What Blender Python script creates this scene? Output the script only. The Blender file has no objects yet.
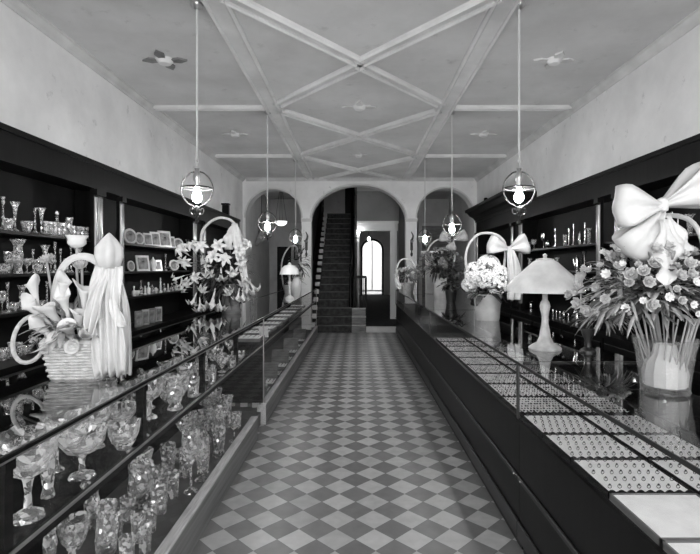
import bpy, bmesh, math, random
from mathutils import Vector, Matrix, Quaternion
random.seed(7)
S = bpy.context.scene
COL = S.collection
PI = math.pi
F, CX, CY, CH = 488.0, 357.0, 267.0, 1.5          # focal length and vanishing point measured from the photograph
def wx(px, Y): return (px - CX) * Y / F
def wz(py, Y): return CH - (py - CY) * Y / F
def on(px, py, z):
    Y = (CH - z) * F / (py - CY)
    return (px - CX) * Y / F, Y
ORD = ['first','second','third','fourth','fifth','sixth','seventh','eighth','ninth','tenth','eleventh','twelfth','thirteenth','fourteenth','fifteenth','sixteenth','seventeenth','eighteenth','nineteenth','twentieth','twenty-first','twenty-second','twenty-third','twenty-fourth','twenty-fifth','twenty-sixth','twenty-seventh','twenty-eighth','twenty-ninth','thirtieth','thirty-first','thirty-second','thirty-third','thirty-fourth','thirty-fifth','thirty-sixth','thirty-seventh','thirty-eighth','thirty-ninth','fortieth','forty-first','forty-second','forty-third','forty-fourth','forty-fifth','forty-sixth','forty-seventh','forty-eighth','forty-ninth']

# ------------------------------------------------------------------ materials
def newmat(name):
    m = bpy.data.materials.new(name); m.use_nodes = True
    nt = m.node_tree; nt.nodes.clear()
    out = nt.nodes.new('ShaderNodeOutputMaterial')
    return m, nt, out
def N(nt, t, **kw):
    n = nt.nodes.new(t)
    for k, v in kw.items(): setattr(n, k, v)
    return n
def g(v): return (v, v, v, 1)
def mat(name, c, rough=.5, spec=.5, metal=0, var=0, vs=4, bump=0, bs=30, stretch=None, emit=0, sub=0):
    m, nt, out = newmat(name)
    p = N(nt, 'ShaderNodeBsdfPrincipled')
    p.inputs['Roughness'].default_value = rough
    p.inputs['Specular IOR Level'].default_value = spec
    p.inputs['Metallic'].default_value = metal
    p.inputs['Base Color'].default_value = g(c)
    nt.links.new(p.outputs[0], out.inputs[0])
    if var or bump:
        tc = N(nt, 'ShaderNodeTexCoord')
        src = tc.outputs['Object']
        if stretch:
            mp = N(nt, 'ShaderNodeMapping'); mp.inputs['Scale'].default_value = stretch
            nt.links.new(src, mp.inputs[0]); src = mp.outputs[0]
    if var:
        n = N(nt, 'ShaderNodeTexNoise'); n.inputs['Scale'].default_value = vs; n.inputs['Detail'].default_value = 6
        nt.links.new(src, n.inputs['Vector'])
        r = N(nt, 'ShaderNodeValToRGB')
        r.color_ramp.elements[0].position = .3; r.color_ramp.elements[1].position = .7
        r.color_ramp.elements[0].color = g(max(0, c * (1 - var))); r.color_ramp.elements[1].color = g(min(1, c * (1 + var)))
        nt.links.new(n.outputs[0], r.inputs[0]); nt.links.new(r.outputs[0], p.inputs['Base Color'])
    if bump:
        n2 = N(nt, 'ShaderNodeTexNoise'); n2.inputs['Scale'].default_value = bs
        nt.links.new(src, n2.inputs['Vector'])
        b = N(nt, 'ShaderNodeBump'); b.inputs['Strength'].default_value = bump; b.inputs['Distance'].default_value = .01
        nt.links.new(n2.outputs[0], b.inputs['Height']); nt.links.new(b.outputs[0], p.inputs['Normal'])
    if emit:
        p.inputs['Emission Color'].default_value = (1, 1, 1, 1); p.inputs['Emission Strength'].default_value = emit
    if sub:
        p.inputs['Subsurface Weight'].default_value = sub; p.inputs['Subsurface Radius'].default_value = (.02, .02, .02)
    return m

def plaster(name, c, stains=1.0):
    m, nt, out = newmat(name)
    p = N(nt, 'ShaderNodeBsdfPrincipled'); p.inputs['Roughness'].default_value = .8; p.inputs['Specular IOR Level'].default_value = .2
    tc = N(nt, 'ShaderNodeTexCoord')
    n1 = N(nt, 'ShaderNodeTexNoise'); n1.inputs['Scale'].default_value = 1.1; n1.inputs['Detail'].default_value = 8; n1.inputs['Roughness'].default_value = .62
    n2 = N(nt, 'ShaderNodeTexNoise'); n2.inputs['Scale'].default_value = 5.5; n2.inputs['Detail'].default_value = 10; n2.inputs['Roughness'].default_value = .7
    nt.links.new(tc.outputs['Object'], n1.inputs['Vector']); nt.links.new(tc.outputs['Object'], n2.inputs['Vector'])
    r1 = N(nt, 'ShaderNodeValToRGB'); e = r1.color_ramp.elements
    e[0].position = .3; e[0].color = g(c * .84); e[1].position = .66; e[1].color = g(min(1, c * 1.1))
    r2 = N(nt, 'ShaderNodeValToRGB'); e = r2.color_ramp.elements
    e[0].position = .25; e[0].color = g(1 - .45 * stains); e[1].position = .40; e[1].color = g(1)
    nt.links.new(n1.outputs[0], r1.inputs[0]); nt.links.new(n2.outputs[0], r2.inputs[0])
    mx = N(nt, 'ShaderNodeMix', data_type='RGBA', blend_type='MULTIPLY'); mx.inputs[0].default_value = 1
    nt.links.new(r1.outputs[0], mx.inputs[6]); nt.links.new(r2.outputs[0], mx.inputs[7])
    nt.links.new(mx.outputs[2], p.inputs['Base Color']); nt.links.new(p.outputs[0], out.inputs[0])
    return m

def tile_material():
    m, nt, out = newmat('checker_tile')
    p = N(nt, 'ShaderNodeBsdfPrincipled'); p.inputs['Roughness'].default_value = .38; p.inputs['Specular IOR Level'].default_value = .4
    tc = N(nt, 'ShaderNodeTexCoord'); sep = N(nt, 'ShaderNodeSeparateXYZ'); nt.links.new(tc.outputs['Object'], sep.inputs[0])
    def M(op, a, b=None):
        n = N(nt, 'ShaderNodeMath', operation=op)
        for i, v in enumerate((a, b)):
            if v is None: continue
            if isinstance(v, (int, float)): n.inputs[i].default_value = v
            else: nt.links.new(v, n.inputs[i])
        return n.outputs[0]
    x = M('ADD', sep.outputs[0], .763); y = M('SUBTRACT', sep.outputs[1], 2.902)
    k = 1 / math.sqrt(2) / .1524
    u = M('ADD', M('MULTIPLY', M('ADD', x, y), k), 100.5)
    v = M('ADD', M('MULTIPLY', M('SUBTRACT', y, x), k), 100.5)
    fu, fv = M('FLOOR', u), M('FLOOR', v)
    par = M('MODULO', M('ADD', fu, fv), 2)
    cb = N(nt, 'ShaderNodeCombineXYZ'); nt.links.new(fu, cb.inputs[0]); nt.links.new(fv, cb.inputs[1])
    wn = N(nt, 'ShaderNodeTexWhiteNoise', noise_dimensions='2D'); nt.links.new(cb.outputs[0], wn.inputs['Vector'])
    nz = N(nt, 'ShaderNodeTexNoise'); nz.inputs['Scale'].default_value = 14; nz.inputs['Detail'].default_value = 6
    nt.links.new(tc.outputs['Object'], nz.inputs['Vector'])
    tone = M('ADD', M('MULTIPLY', wn.outputs[0], .26), M('ADD', M('MULTIPLY', nz.outputs[0], .5), .62))
    base = M('ADD', M('MULTIPLY', par, -.245), .40)
    col = M('MULTIPLY', base, tone)
    du = M('ABSOLUTE', M('SUBTRACT', M('FRACT', u), .5)); dv = M('ABSOLUTE', M('SUBTRACT', M('FRACT', v), .5))
    gr = M('GREATER_THAN', M('MAXIMUM', du, dv), .488)
    col = M('MULTIPLY', col, M('SUBTRACT', 1, M('MULTIPLY', gr, .45)))
    cc = N(nt, 'ShaderNodeCombineColor')
    for i in range(3): nt.links.new(col, cc.inputs[i])
    nt.links.new(cc.outputs[0], p.inputs['Base Color']); nt.links.new(p.outputs[0], out.inputs[0])
    return m

def pane_material(name, tint=.95, boost=1.5):
    m, nt, out = newmat(name)
    lw = N(nt, 'ShaderNodeLayerWeight'); lw.inputs[0].default_value = .5
    pw = N(nt, 'ShaderNodeMath', operation='POWER'); nt.links.new(lw.outputs['Facing'], pw.inputs[0]); pw.inputs[1].default_value = 5
    ma = N(nt, 'ShaderNodeMath', operation='MULTIPLY_ADD'); nt.links.new(pw.outputs[0], ma.inputs[0]); ma.inputs[1].default_value = .94 * boost; ma.inputs[2].default_value = .04 * boost
    ge = N(nt, 'ShaderNodeNewGeometry')
    inv = N(nt, 'ShaderNodeMath', operation='SUBTRACT'); inv.inputs[0].default_value = 1; nt.links.new(ge.outputs['Backfacing'], inv.inputs[1])
    mu = N(nt, 'ShaderNodeMath', operation='MULTIPLY', use_clamp=True); nt.links.new(ma.outputs[0], mu.inputs[0]); nt.links.new(inv.outputs[0], mu.inputs[1])
    t = N(nt, 'ShaderNodeBsdfTransparent'); t.inputs[0].default_value = g(tint)
    gl = N(nt, 'ShaderNodeBsdfGlossy'); gl.inputs['Roughness'].default_value = .01; gl.inputs[0].default_value = g(.95)
    mx = N(nt, 'ShaderNodeMixShader'); nt.links.new(mu.outputs[0], mx.inputs[0]); nt.links.new(t.outputs[0], mx.inputs[1]); nt.links.new(gl.outputs[0], mx.inputs[2])
    nt.links.new(mx.outputs[0], out.inputs[0])
    return m

def cut_glass_material(name, c=.62, lo=.25, hi=.75, bs=60, k=.9):
    """clear pressed or cut glass: every voronoi cell is a small flat facet with its own tilt"""
    m, nt, out = newmat(name)
    tc = N(nt, 'ShaderNodeTexCoord')
    vo = N(nt, 'ShaderNodeTexVoronoi', feature='F1'); vo.inputs['Scale'].default_value = bs
    nt.links.new(tc.outputs['Object'], vo.inputs['Vector'])
    sub = N(nt, 'ShaderNodeVectorMath', operation='SUBTRACT'); nt.links.new(vo.outputs['Color'], sub.inputs[0]); sub.inputs[1].default_value = (.5, .5, .5)
    scl = N(nt, 'ShaderNodeVectorMath', operation='SCALE'); nt.links.new(sub.outputs[0], scl.inputs[0]); scl.inputs['Scale'].default_value = k
    ge = N(nt, 'ShaderNodeNewGeometry')
    add = N(nt, 'ShaderNodeVectorMath', operation='ADD'); nt.links.new(ge.outputs['Normal'], add.inputs[0]); nt.links.new(scl.outputs[0], add.inputs[1])
    nrm = N(nt, 'ShaderNodeVectorMath', operation='NORMALIZE'); nt.links.new(add.outputs[0], nrm.inputs[0])
    p = N(nt, 'ShaderNodeBsdfPrincipled'); p.inputs['Base Color'].default_value = g(c); p.inputs['Roughness'].default_value = .08
    p.inputs['Specular IOR Level'].default_value = 1.0; p.inputs['Metallic'].default_value = .35
    nt.links.new(nrm.outputs[0], p.inputs['Normal'])
    lw = N(nt, 'ShaderNodeLayerWeight'); lw.inputs[0].default_value = .5
    pw = N(nt, 'ShaderNodeMath', operation='POWER'); nt.links.new(lw.outputs['Facing'], pw.inputs[0]); pw.inputs[1].default_value = 1.8
    sp = N(nt, 'ShaderNodeSeparateColor'); nt.links.new(vo.outputs['Color'], sp.inputs[0])
    gt = N(nt, 'ShaderNodeMath', operation='GREATER_THAN'); nt.links.new(sp.outputs[0], gt.inputs[0]); gt.inputs[1].default_value = .80  # random facets turned whiter and more opaque, sparkle put into the material
    fr = N(nt, 'ShaderNodeMath', operation='MULTIPLY_ADD'); nt.links.new(gt.outputs[0], fr.inputs[0]); fr.inputs[1].default_value = .5 if k > .5 else 0; fr.inputs[2].default_value = lo
    ma = N(nt, 'ShaderNodeMath', operation='MULTIPLY_ADD', use_clamp=True); nt.links.new(pw.outputs[0], ma.inputs[0]); ma.inputs[1].default_value = hi; nt.links.new(fr.outputs[0], ma.inputs[2])
    t = N(nt, 'ShaderNodeBsdfTransparent'); t.inputs[0].default_value = g(.95)
    mx = N(nt, 'ShaderNodeMixShader'); nt.links.new(ma.outputs[0], mx.inputs[0]); nt.links.new(t.outputs[0], mx.inputs[1]); nt.links.new(p.outputs[0], mx.inputs[2])
    nt.links.new(mx.outputs[0], out.inputs[0])
    return m

MT = dict(
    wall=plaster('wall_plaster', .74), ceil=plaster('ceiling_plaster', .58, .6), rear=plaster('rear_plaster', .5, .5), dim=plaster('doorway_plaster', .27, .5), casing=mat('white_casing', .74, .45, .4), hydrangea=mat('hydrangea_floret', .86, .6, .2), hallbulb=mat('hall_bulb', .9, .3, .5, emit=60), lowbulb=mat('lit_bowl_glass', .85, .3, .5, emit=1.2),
    rib=mat('ceiling_moulding', .66, .7, .2, var=.12, vs=3), cornice=mat('cornice_paint', .55, .7, .2, var=.15, vs=3),
    tile=tile_material(), wood=mat('dark_mahogany', .005, .38, .13, var=.4, vs=3, stretch=(8, 8, 1)),
    polish=mat('polished_mahogany', .15, .16, 1.0), rail=mat('worn_oak_rail', .45, .5, .4, var=.3, vs=6, stretch=(20, 1, 20)),
    oak=mat('stained_oak_base', .16, .45, .4, var=.4, vs=5, stretch=(1, .3, 8)), inner=mat('dark_case_lining', .008, .6, .1, var=.3),
    floorin=mat('case_floor_board', .06, .4, .4, var=.5, vs=5),
    pane=pane_material('case_glass', .98, .4), top=pane_material('counter_top_glass', .96, 1.35), cut=cut_glass_material('cut_glass', 1.0, .06, .9, 62, .8),
    cutdim=cut_glass_material('pressed_glass', .9, .2, .8, 70), silver=mat('silver_plate', .75, .18, .8, metal=1), milk=mat('milk_glass', .75, .25, .6),
    white=mat('white_ribbon', .54, .55, .3, var=.06, vs=20), petal=mat('white_petal', .60, .6, .2, var=.05, vs=30, sub=.1),
    pale=mat('pale_petal', .42, .6, .2, var=.25, vs=25), rose=mat('dusky_rose_petal', .22, .6, .2, var=.6, vs=25),
    leaf=mat('green_leaf', .075, .5, .4, var=.5, vs=20), grass=mat('fern_frond', .27, .6, .3, var=.5, vs=20), stem=mat('flower_stem', .3, .55, .3, var=.3),
    darkleaf=mat('dark_leaf', .03, .5, .4, var=.5, vs=20),
    wicker=mat('white_wicker', .5, .6, .3, var=.2, vs=40, bump=.5, bs=60), iron=mat('blackened_brass', .06, .35, .6, metal=.6),
    brass=mat('dull_brass', .42, .3, .6, metal=.8, var=.2), nickel=mat('painted_rod', .55, .4, .5, var=.1), bulb=mat('frosted_bulb', .9, .3, .5, emit=270),
    shade=mat('painted_glass_shade', .72, .4, .4, var=.22, vs=9, sub=.2), base=mat('painted_lamp_base', .62, .35, .5, var=.2, vs=20),
    pot=mat('glazed_pot', .5, .4, .5, var=.2, vs=8), darkpot=mat('dark_pot', .03, .3, .6), velvet=mat('white_velvet', .88, .9, .1, var=.06, vs=20, bump=.2, bs=300),
    greyvelvet=mat('grey_velvet', .62, .9, .1, var=.2, vs=20), gem=mat('dark_gem', .05, .2, .8), gold=mat('worn_gold', .3, .3, .6, metal=.7),
    carpet=mat('stair_carpet', .05, .9, .1, var=.4, vs=12), darkwall=mat('dark_panelling', .015, .5, .3, var=.4, vs=4),
    mid=mat('painted_trim', .55, .5, .3, var=.1), card=mat('white_card', .72, .7, .2, var=.08), photo=mat('photograph_print', .22, .4, .4, var=.8, vs=14),
    frame=mat('silver_frame', .6, .3, .6, metal=.5, var=.2, vs=20), runner=mat('hall_runner', .035, .9, .1, var=.3, vs=9),
    vase=cut_glass_material('clear_vase_glass', .75, .05, .5, 40, .25), cord=mat('cord', .08, .6, .2), fpane=None, frost=mat('frosted_pane', .9, .6, .2))

def frosted():
    m, nt, out = newmat('frosted_door_glass')
    a = N(nt, 'ShaderNodeBsdfTranslucent'); a.inputs[0].default_value = g(.75)
    b = N(nt, 'ShaderNodeBsdfTransparent'); b.inputs[0].default_value = g(.35)
    mx = N(nt, 'ShaderNodeMixShader'); mx.inputs[0].default_value = .6
    nt.links.new(b.outputs[0], mx.inputs[1]); nt.links.new(a.outputs[0], mx.inputs[2]); nt.links.new(mx.outputs[0], out.inputs[0])
    return m
MT['fpane'] = frosted()
MT['nosing'] = mat('stair_nosing_highlight', .11, .6, .2, var=.3)  # edge highlight of the steps put into a lighter colour
MT['bevelwood'] = mat('ebonised_moulding', .02, .4, .4)
# ------------------------------------------------------------------ mesh helpers
def obj(name, bm, m, parent=None, smooth=False, solid=0, loc=None):
    me = bpy.data.meshes.new(name)
    bmesh.ops.recalc_face_normals(bm, faces=bm.faces[:]) if not solid else None
    bm.to_mesh(me); bm.free()
    if smooth:
        for p in me.polygons: p.use_smooth = True
        if smooth != 'all': me.set_sharp_from_angle(angle=math.radians(40))
    me.materials.append(MT[m] if isinstance(m, str) else m)
    o = bpy.data.objects.new(name, me); COL.objects.link(o)
    if parent: o.parent = parent
    if loc: o.location = loc
    if solid:
        s = o.modifiers.new('thickness', 'SOLIDIFY'); s.thickness = solid; s.offset = 0
    return o
def thing(name, label, cat, loc=(0, 0, 0), rz=0, group=None):
    o = bpy.data.objects.new(name, None); COL.objects.link(o); o.empty_display_size = .05
    o.location = loc; o.rotation_euler = (0, 0, rz)
    return tag(o, label, cat, group)
def tag(o, label, cat, group=None):
    o['label'] = label; o['category'] = cat
    if group: o['group'] = group
    return o
def struct(name, bm, m, smooth=False):
    o = obj(name, bm, m, None, smooth); o['kind'] = 'structure'; return o
def stuff(o): o['kind'] = 'stuff'; return o
def box(bm, x0, x1, y0, y1, z0, z1):
    v = [bm.verts.new(p) for p in ((x0,y0,z0),(x1,y0,z0),(x1,y1,z0),(x0,y1,z0),(x0,y0,z1),(x1,y0,z1),(x1,y1,z1),(x0,y1,z1))]
    for f in ((3,2,1,0),(4,5,6,7),(0,1,5,4),(1,2,6,5),(2,3,7,6),(3,0,4,7)): bm.faces.new([v[i] for i in f])
    return v
def B(*boxes, bevel=0):
    bm = bmesh.new()
    for b in boxes: box(bm, *b)
    if bevel: bmesh.ops.bevel(bm, geom=bm.edges[:], offset=bevel, segments=1, affect='EDGES')
    return bm
def lathe(bm, prof, n=20, c=(0, 0, 0), flute=0, nf=10, scallop=0, M=None):
    rings = []; H = max(z for r, z in prof) or 1
    for r, z in prof:
        if r < 1e-6: rings.append([bm.verts.new((0, 0, z))])
        else:
            ring = []
            for i in range(n):
                a = 2 * PI * i / n
                rr = r * (1 + flute * math.cos(nf * a)); zz = z + (scallop * math.cos(nf * a) if z > .9 * H else 0)
                ring.append(bm.verts.new((rr * math.cos(a), rr * math.sin(a), zz)))
            rings.append(ring)
    for a, b in zip(rings, rings[1:]):
        if len(a) == 1 and len(b) == 1: continue
        for i in range(n):
            j = (i + 1) % n
            if len(a) == 1: bm.faces.new((a[0], b[j], b[i]))
            elif len(b) == 1: bm.faces.new((a[i], a[j], b[0]))
            else: bm.faces.new((a[i], a[j], b[j], b[i]))
    vs = [v for r in rings for v in r]
    if M is not None: bmesh.ops.transform(bm, matrix=M, verts=vs)
    if c != (0, 0, 0): bmesh.ops.translate(bm, vec=Vector(c), verts=vs)
    return bm
def L(prof, n=20, **k): return lathe(bmesh.new(), prof, n, **k)
def tube(bm, pts, r, n=8, closed=False, flat=1.0):
    pts = [Vector(p) for p in pts]; rings = []; up = Vector((.13, .21, .97)); k = len(pts)
    for i, p in enumerate(pts):
        if closed: d = pts[(i + 1) % k] - pts[i - 1]
        else: d = pts[min(i + 1, k - 1)] - pts[max(i - 1, 0)]
        d.normalize(); s = d.cross(up)
        if s.length < .05: s = d.cross(Vector((1, 0, 0)))
        s.normalize(); t = s.cross(d); up = t
        rr = r[i] if isinstance(r, (list, tuple)) else r
        rings.append([bm.verts.new(p + s * rr * math.cos(2 * PI * j / n) + t * rr * flat * math.sin(2 * PI * j / n)) for j in range(n)])
    for i in range(k if closed else k - 1):
        a, b = rings[i], rings[(i + 1) % k]
        for j in range(n): bm.faces.new((a[j], a[(j + 1) % n], b[(j + 1) % n], b[j]))
    if not closed:
        bm.faces.new(rings[0][::-1]); bm.faces.new(rings[-1])
    return bm
def T(pts, r, n=8, **k): return tube(bmesh.new(), pts, r, n, **k)
def spline(ctrl, n=24):
    P = [Vector(p) for p in ctrl]; P = [2 * P[0] - P[1]] + P + [2 * P[-1] - P[-2]]; out = []
    m = len(P) - 3
    for i in range(n + 1):
        t = i / n * m; k = min(int(t), m - 1); u = t - k; a, b, c, d = P[k:k + 4]
        out.append(.5 * ((2 * b) + (c - a) * u + (2 * a - 5 * b + 4 * c - d) * u * u + (3 * b - a - 3 * c + d) * u ** 3))
    return out
def strip(bm, pts, sides):
    a = [bm.verts.new(Vector(p) - Vector(s)) for p, s in zip(pts, sides)]
    m = [bm.verts.new(Vector(p)) for p in pts]
    b = [bm.verts.new(Vector(p) + Vector(s)) for p, s in zip(pts, sides)]
    for i in range(len(a) - 1):
        bm.faces.new((a[i], m[i], m[i + 1], a[i + 1])); bm.faces.new((m[i], b[i], b[i + 1], m[i + 1]))
def prism(bm, poly, axis, a, b):
    """poly of 2D points extruded along axis 'x','y' or 'z' from a to b"""
    def P(p, t): return {'x': (t, p[0], p[1]), 'y': (p[0], t, p[1]), 'z': (p[0], p[1], t)}[axis]
    v0 = [bm.verts.new(P(p, a)) for p in poly]; v1 = [bm.verts.new(P(p, b)) for p in poly]; n = len(poly)
    bm.faces.new(v0[::-1]); bm.faces.new(v1)
    for i in range(n): bm.faces.new((v0[i], v0[(i + 1) % n], v1[(i + 1) % n], v1[i]))
    return bm
def orient(d, roll=0):
    q = Vector((0, 0, 1)).rotation_difference(Vector(d).normalized())
    return q.to_matrix().to_4x4() @ Matrix.Rotation(roll, 4, 'Z')

# ------------------------------------------------------------------ the setting
XL, XR, YF, YA, HC = -2.6, 2.73, -1.3, 11.1, 3.52
HS = 4.9
struct('floor', B((XL - .1, XR + .1, YF - .1, 26, -.1, 0)), 'tile')
struct('wall_left', B((XL - .12, XL, YF, 14.6, 0, HC)), 'wall')
struct('wall_right', B((XR, XR + .12, YF, 14.6, 0, HC)), 'wall')
# ceiling, with the stairwell left open behind the arches
struct('ceiling', B((XL - .12, XR + .12, YF - .12, 11.4, HC, HC + .12), (XL - .12, -1.16, 11.4, 17.2, HC, HC + .12), (0.0, XR + .12, 11.4, 25, HC, HC + .12)), 'ceil')
# shop front behind the camera: piers, stall riser and head round a big display window
struct('wall_front', B((XL - .12, -2.4, YF - .15, YF, 0, HC), (2.5, XR + .12, YF - .15, YF, 0, HC), (-2.4, 2.5, YF - .15, YF, 0, .35), (-2.4, 2.5, YF - .15, YF, 3.42, HC)), 'wall')
bm = B((-2.4, -2.32, YF - .12, YF - .04, .35, 3.42), (2.42, 2.5, YF - .12, YF - .04, .35, 3.42), (-.02, .06, YF - .12, YF - .04, .35, 3.42), (-2.4, 2.5, YF - .12, YF - .04, .35, .41), (-2.4, 2.5, YF - .12, YF - .04, 3.36, 3.42))
struct('window_1', bm, 'wood')
# arcade wall
poly = [(XL, 0), (-2.535, 0)]
def arch(x0, x1, zs, top, n=24):
    c, a, b = (x0 + x1) / 2, (x1 - x0) / 2, top - zs
    return [(x0, 0)] + [(c - a * math.cos(PI * i / n), zs + b * math.sin(PI * i / n)) for i in range(n + 1)] + [(x1, 0)]
ARCH = [(-2.535, -1.26, 2.62, 3.27), (-1.045, 1.115, 2.56, 3.364), (1.365, 2.665, 2.62, 3.29)]
poly = [(XL, 0)]
for a in ARCH: poly += arch(*a)
poly += [(XR, 0), (XR, HC), (XL, HC)]
struct('wall_arcade', prism(bmesh.new(), poly, 'y', YA, YA + .3), 'wall')
def arch_line(x0, x1, zs, top, off, n=24):
    c, a, b = (x0 + x1) / 2, (x1 - x0) / 2 + off, top - zs + off
    return [(c - a * math.cos(PI * i / n), zs + b * math.sin(PI * i / n)) for i in range(n + 1)]
k = 0
for a in ARCH:                                                      # moulded edge round each arch
    i, o_ = arch_line(*a, 0), arch_line(*a, .035)
    k += 1
    struct('trim_%d' % k, prism(bmesh.new(), i + o_[::-1], 'y', YA - .02, YA), 'mid')
for x0, x1 in ((-1.285, -1.02), (1.09, 1.39)):                      # pier capitals
    k += 1
    struct('trim_%d' % k, B((x0, x1, YA - .03, YA + .02, 2.57, 2.60), (x0 + .01, x1 - .01, YA - .018, YA + .02, 2.53, 2.57)), 'mid')
# crown mouldings
cp = [(0, 0), (0, -.14), (.02, -.14), (.035, -.11), (.07, -.08), (.10, -.03), (.13, -.02), (.13, 0)]
struct('trim_6', prism(bmesh.new(), [(XL + x * .6, HC + z * .6) for x, z in cp], 'y', YF, YA), 'cornice')
struct('trim_7', prism(bmesh.new(), [(XR - x * .6, HC + z * .6) for x, z in cp], 'y', YF, YA), 'cornice')
struct('trim_8', prism(bmesh.new(), [(YA - x * .5, HC + z * .5) for x, z in cp], 'x', XL + .08, XR - .08), 'cornice')
# ceiling ribs: long bands, cross ribs and a chain of diamonds
tn = 8
def rib(a, b, w, h=.035, e=.035):
    global tn
    a, b = Vector((*a, 0)), Vector((*b, 0)); d = (b - a); ln = d.length; d.normalize(); s = Vector((-d.y, d.x, 0))
    bm = bmesh.new()
    prof = [(-w / 2, 0), (-w / 2, -h * .7), (-w / 2 + e * .5, -h * 1.3), (-w / 2 + e, -h), (-w / 2 + e, -h * .45), (w / 2 - e, -h * .45), (w / 2 - e, -h), (w / 2 - e * .5, -h * 1.3), (w / 2, -h * .7), (w / 2, 0)]
    v0 = [bm.verts.new(a + s * x + Vector((0, 0, HC + z))) for x, z in prof]; v1 = [bm.verts.new(b + s * x + Vector((0, 0, HC + z))) for x, z in prof]
    bm.faces.new(v0[::-1]); bm.faces.new(v1)
    for i in range(len(prof)): j = (i + 1) % len(prof); bm.faces.new((v0[i], v0[j], v1[j], v1[i]))
    tn += 1
    struct('trim_%d' % tn, bm, 'rib')
XB = 1.1; MX = .03
for sx in (-1, 1): rib((MX + sx * XB, YF), (MX + sx * XB, YA), .2)
NODE = [.85, 3.49, 6.14, 8.79]
for y in NODE[1:]:
    rib((XL, y), (MX - XB - .1, y), .12); rib((MX + XB + .1, y), (XR, y), .12)
for y in NODE + [11.4]:
    for sx in (-1, 1):
        for sy in (-1, 1):
            a = (MX + sx * (XB - .09), y + sy * .11); b = (MX, y + sy * 1.30)
            if b[1] > YA or b[1] < YF: 
                continue
            if a[1] > YA:
                t = (YA - b[1]) / (a[1] - b[1]); a = (b[0] + (a[0] - b[0]) * t, YA)
            rib(a, b, .15)
def rosette(x, y, r, label, dark=False):
    t = thing('ceiling_rosette', label, 'ceiling rosette', (x, y, HC))
    obj('boss', L([(0, -.05), (r * .25, -.045), (r * .35, -.02), (r * .42, 0)], 16), 'rib', t, True)
    for i in range(4):
        a = i * PI / 2; bm = bmesh.new()
        pl = [(r * .3, -r * .14), (r * .65, -r * .22), (r, 0), (r * .65, r * .22), (r * .3, r * .14)]
        prism(bm, [(p[0] * math.cos(a) - p[1] * math.sin(a), p[0] * math.sin(a) + p[1] * math.cos(a)) for p in pl], 'z', -.018, 0)
        obj('leaf', bm, 'cornice' if not dark else 'oak', t)
rosette(MX, 6.14, .22, 'four leaf plaster rosette in the middle of the central ceiling diamond')
rosette(MX, 8.79, .18, 'plaster rosette in the far ceiling diamond nearest the arches')
rosette(-1.85, 7.4, .2, 'plaster rosette in the far left ceiling panel')
rosette(1.92, 7.4, .2, 'plaster rosette in the far right ceiling panel')
rosette(-1.87, 4.75, .22, 'stained plaster rosette in the near left ceiling panel', True)
rosette(1.92, 4.75, .2, 'plaster rosette in the near right ceiling panel')

# rear rooms beyond the arches
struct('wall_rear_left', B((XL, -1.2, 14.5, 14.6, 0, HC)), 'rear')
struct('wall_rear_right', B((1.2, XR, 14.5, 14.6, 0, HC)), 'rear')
struct('trim_50', B((XL, -1.24, 14.46, 14.5, 2.72, 2.80)), 'mid')
struct('trim_51', B((1.2, XR, 14.46, 14.5, 2.72, 2.80)), 'mid')
struct('trim_52', B((XL, -1.24, 14.485, 14.5, 0, 2.72)), 'cornice')
struct('trim_53', B((1.2, XR, 14.485, 14.5, 0, 2.72)), 'oak')
struct('wall_stair', B((-1.24, -1.16, 11.4, 17.2, 0, HS)), 'darkwall')
struct('wall_hall_right', B((1.12, 1.2, 11.4, 14.6, 0, HC)), 'darkwall')
struct('wall_stair_end', B((-1.16, 0.0, 17.1, 17.2, 0, HS)), 'wall')
struct('ceiling_stair', B((-1.24, .1, 11.3, 17.2, HS, HS + .1)), 'ceil')
struct('wall_stair_front', B((-1.24, .1, 11.3, 11.4, HC, HS)), 'wall')
struct('wall_partition', B((-.06, .0, 13.0, 17.2, 0, HS), (-.06, 0, 11.4, 13.0, HC - .1, HS)), 'darkwall')
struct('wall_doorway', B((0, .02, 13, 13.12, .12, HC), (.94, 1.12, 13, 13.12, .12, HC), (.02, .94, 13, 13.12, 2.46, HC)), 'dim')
struct('trim_54', B((.0, .06, 12.95, 13.0, .12, 2.46), (.88, 1.06, 12.95, 13.0, .12, 2.46), (-.0, 1.08, 12.93, 13.0, 2.46, 2.66), (-.0, 1.1, 12.9, 13.0, 2.66, 2.72)), 'casing')
struct('floor_hall', B((.21, 1.12, 11.25, 13.1, 0, .12), (0.0, 1.75, 13.1, 25.0, 0, .12)), 'runner')
struct('trim_55', B((.21, 1.12, 11.19, 11.25, 0, .13)), 'mid')
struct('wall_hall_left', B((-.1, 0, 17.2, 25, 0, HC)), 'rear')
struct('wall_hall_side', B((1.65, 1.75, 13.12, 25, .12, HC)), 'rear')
struct('wall_hall_step', B((1.2, 1.75, 14.6, 14.7, 0, HC)), 'rear') if False else None
# end wall of the hall with the bright arched doorway
a0, a1 = .27, 1.22
hp = [(0, .12)] + [(a0, .12)] + arch_line(a0, a1, 2.35, 2.80, 0) + [(a1, .12), (1.65, .12), (1.65, HC), (0, HC)]
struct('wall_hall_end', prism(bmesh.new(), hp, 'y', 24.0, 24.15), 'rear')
i_, o_ = [(a0, .12)] + arch_line(a0, a1, 2.35, 2.80, 0) + [(a1, .12)], [(a0 - .09, .12)] + arch_line(a0, a1, 2.35, 2.80, .09) + [(a1 + .09, .12)]
struct('trim_56', prism(bmesh.new(), i_ + o_[::-1], 'y', 23.95, 24.0), 'wood')
struct('window_2', B((a0, a1, 24.05, 24.08, .3, .36), (a0, a1, 24.05, 24.08, .12, .16), (.72, .77, 24.05, 24.08, .36, 2.75)), 'mid')
struct('window_3', B((a0, a1, 24.1, 24.106, .12, 2.8)), 'fpane')
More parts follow.
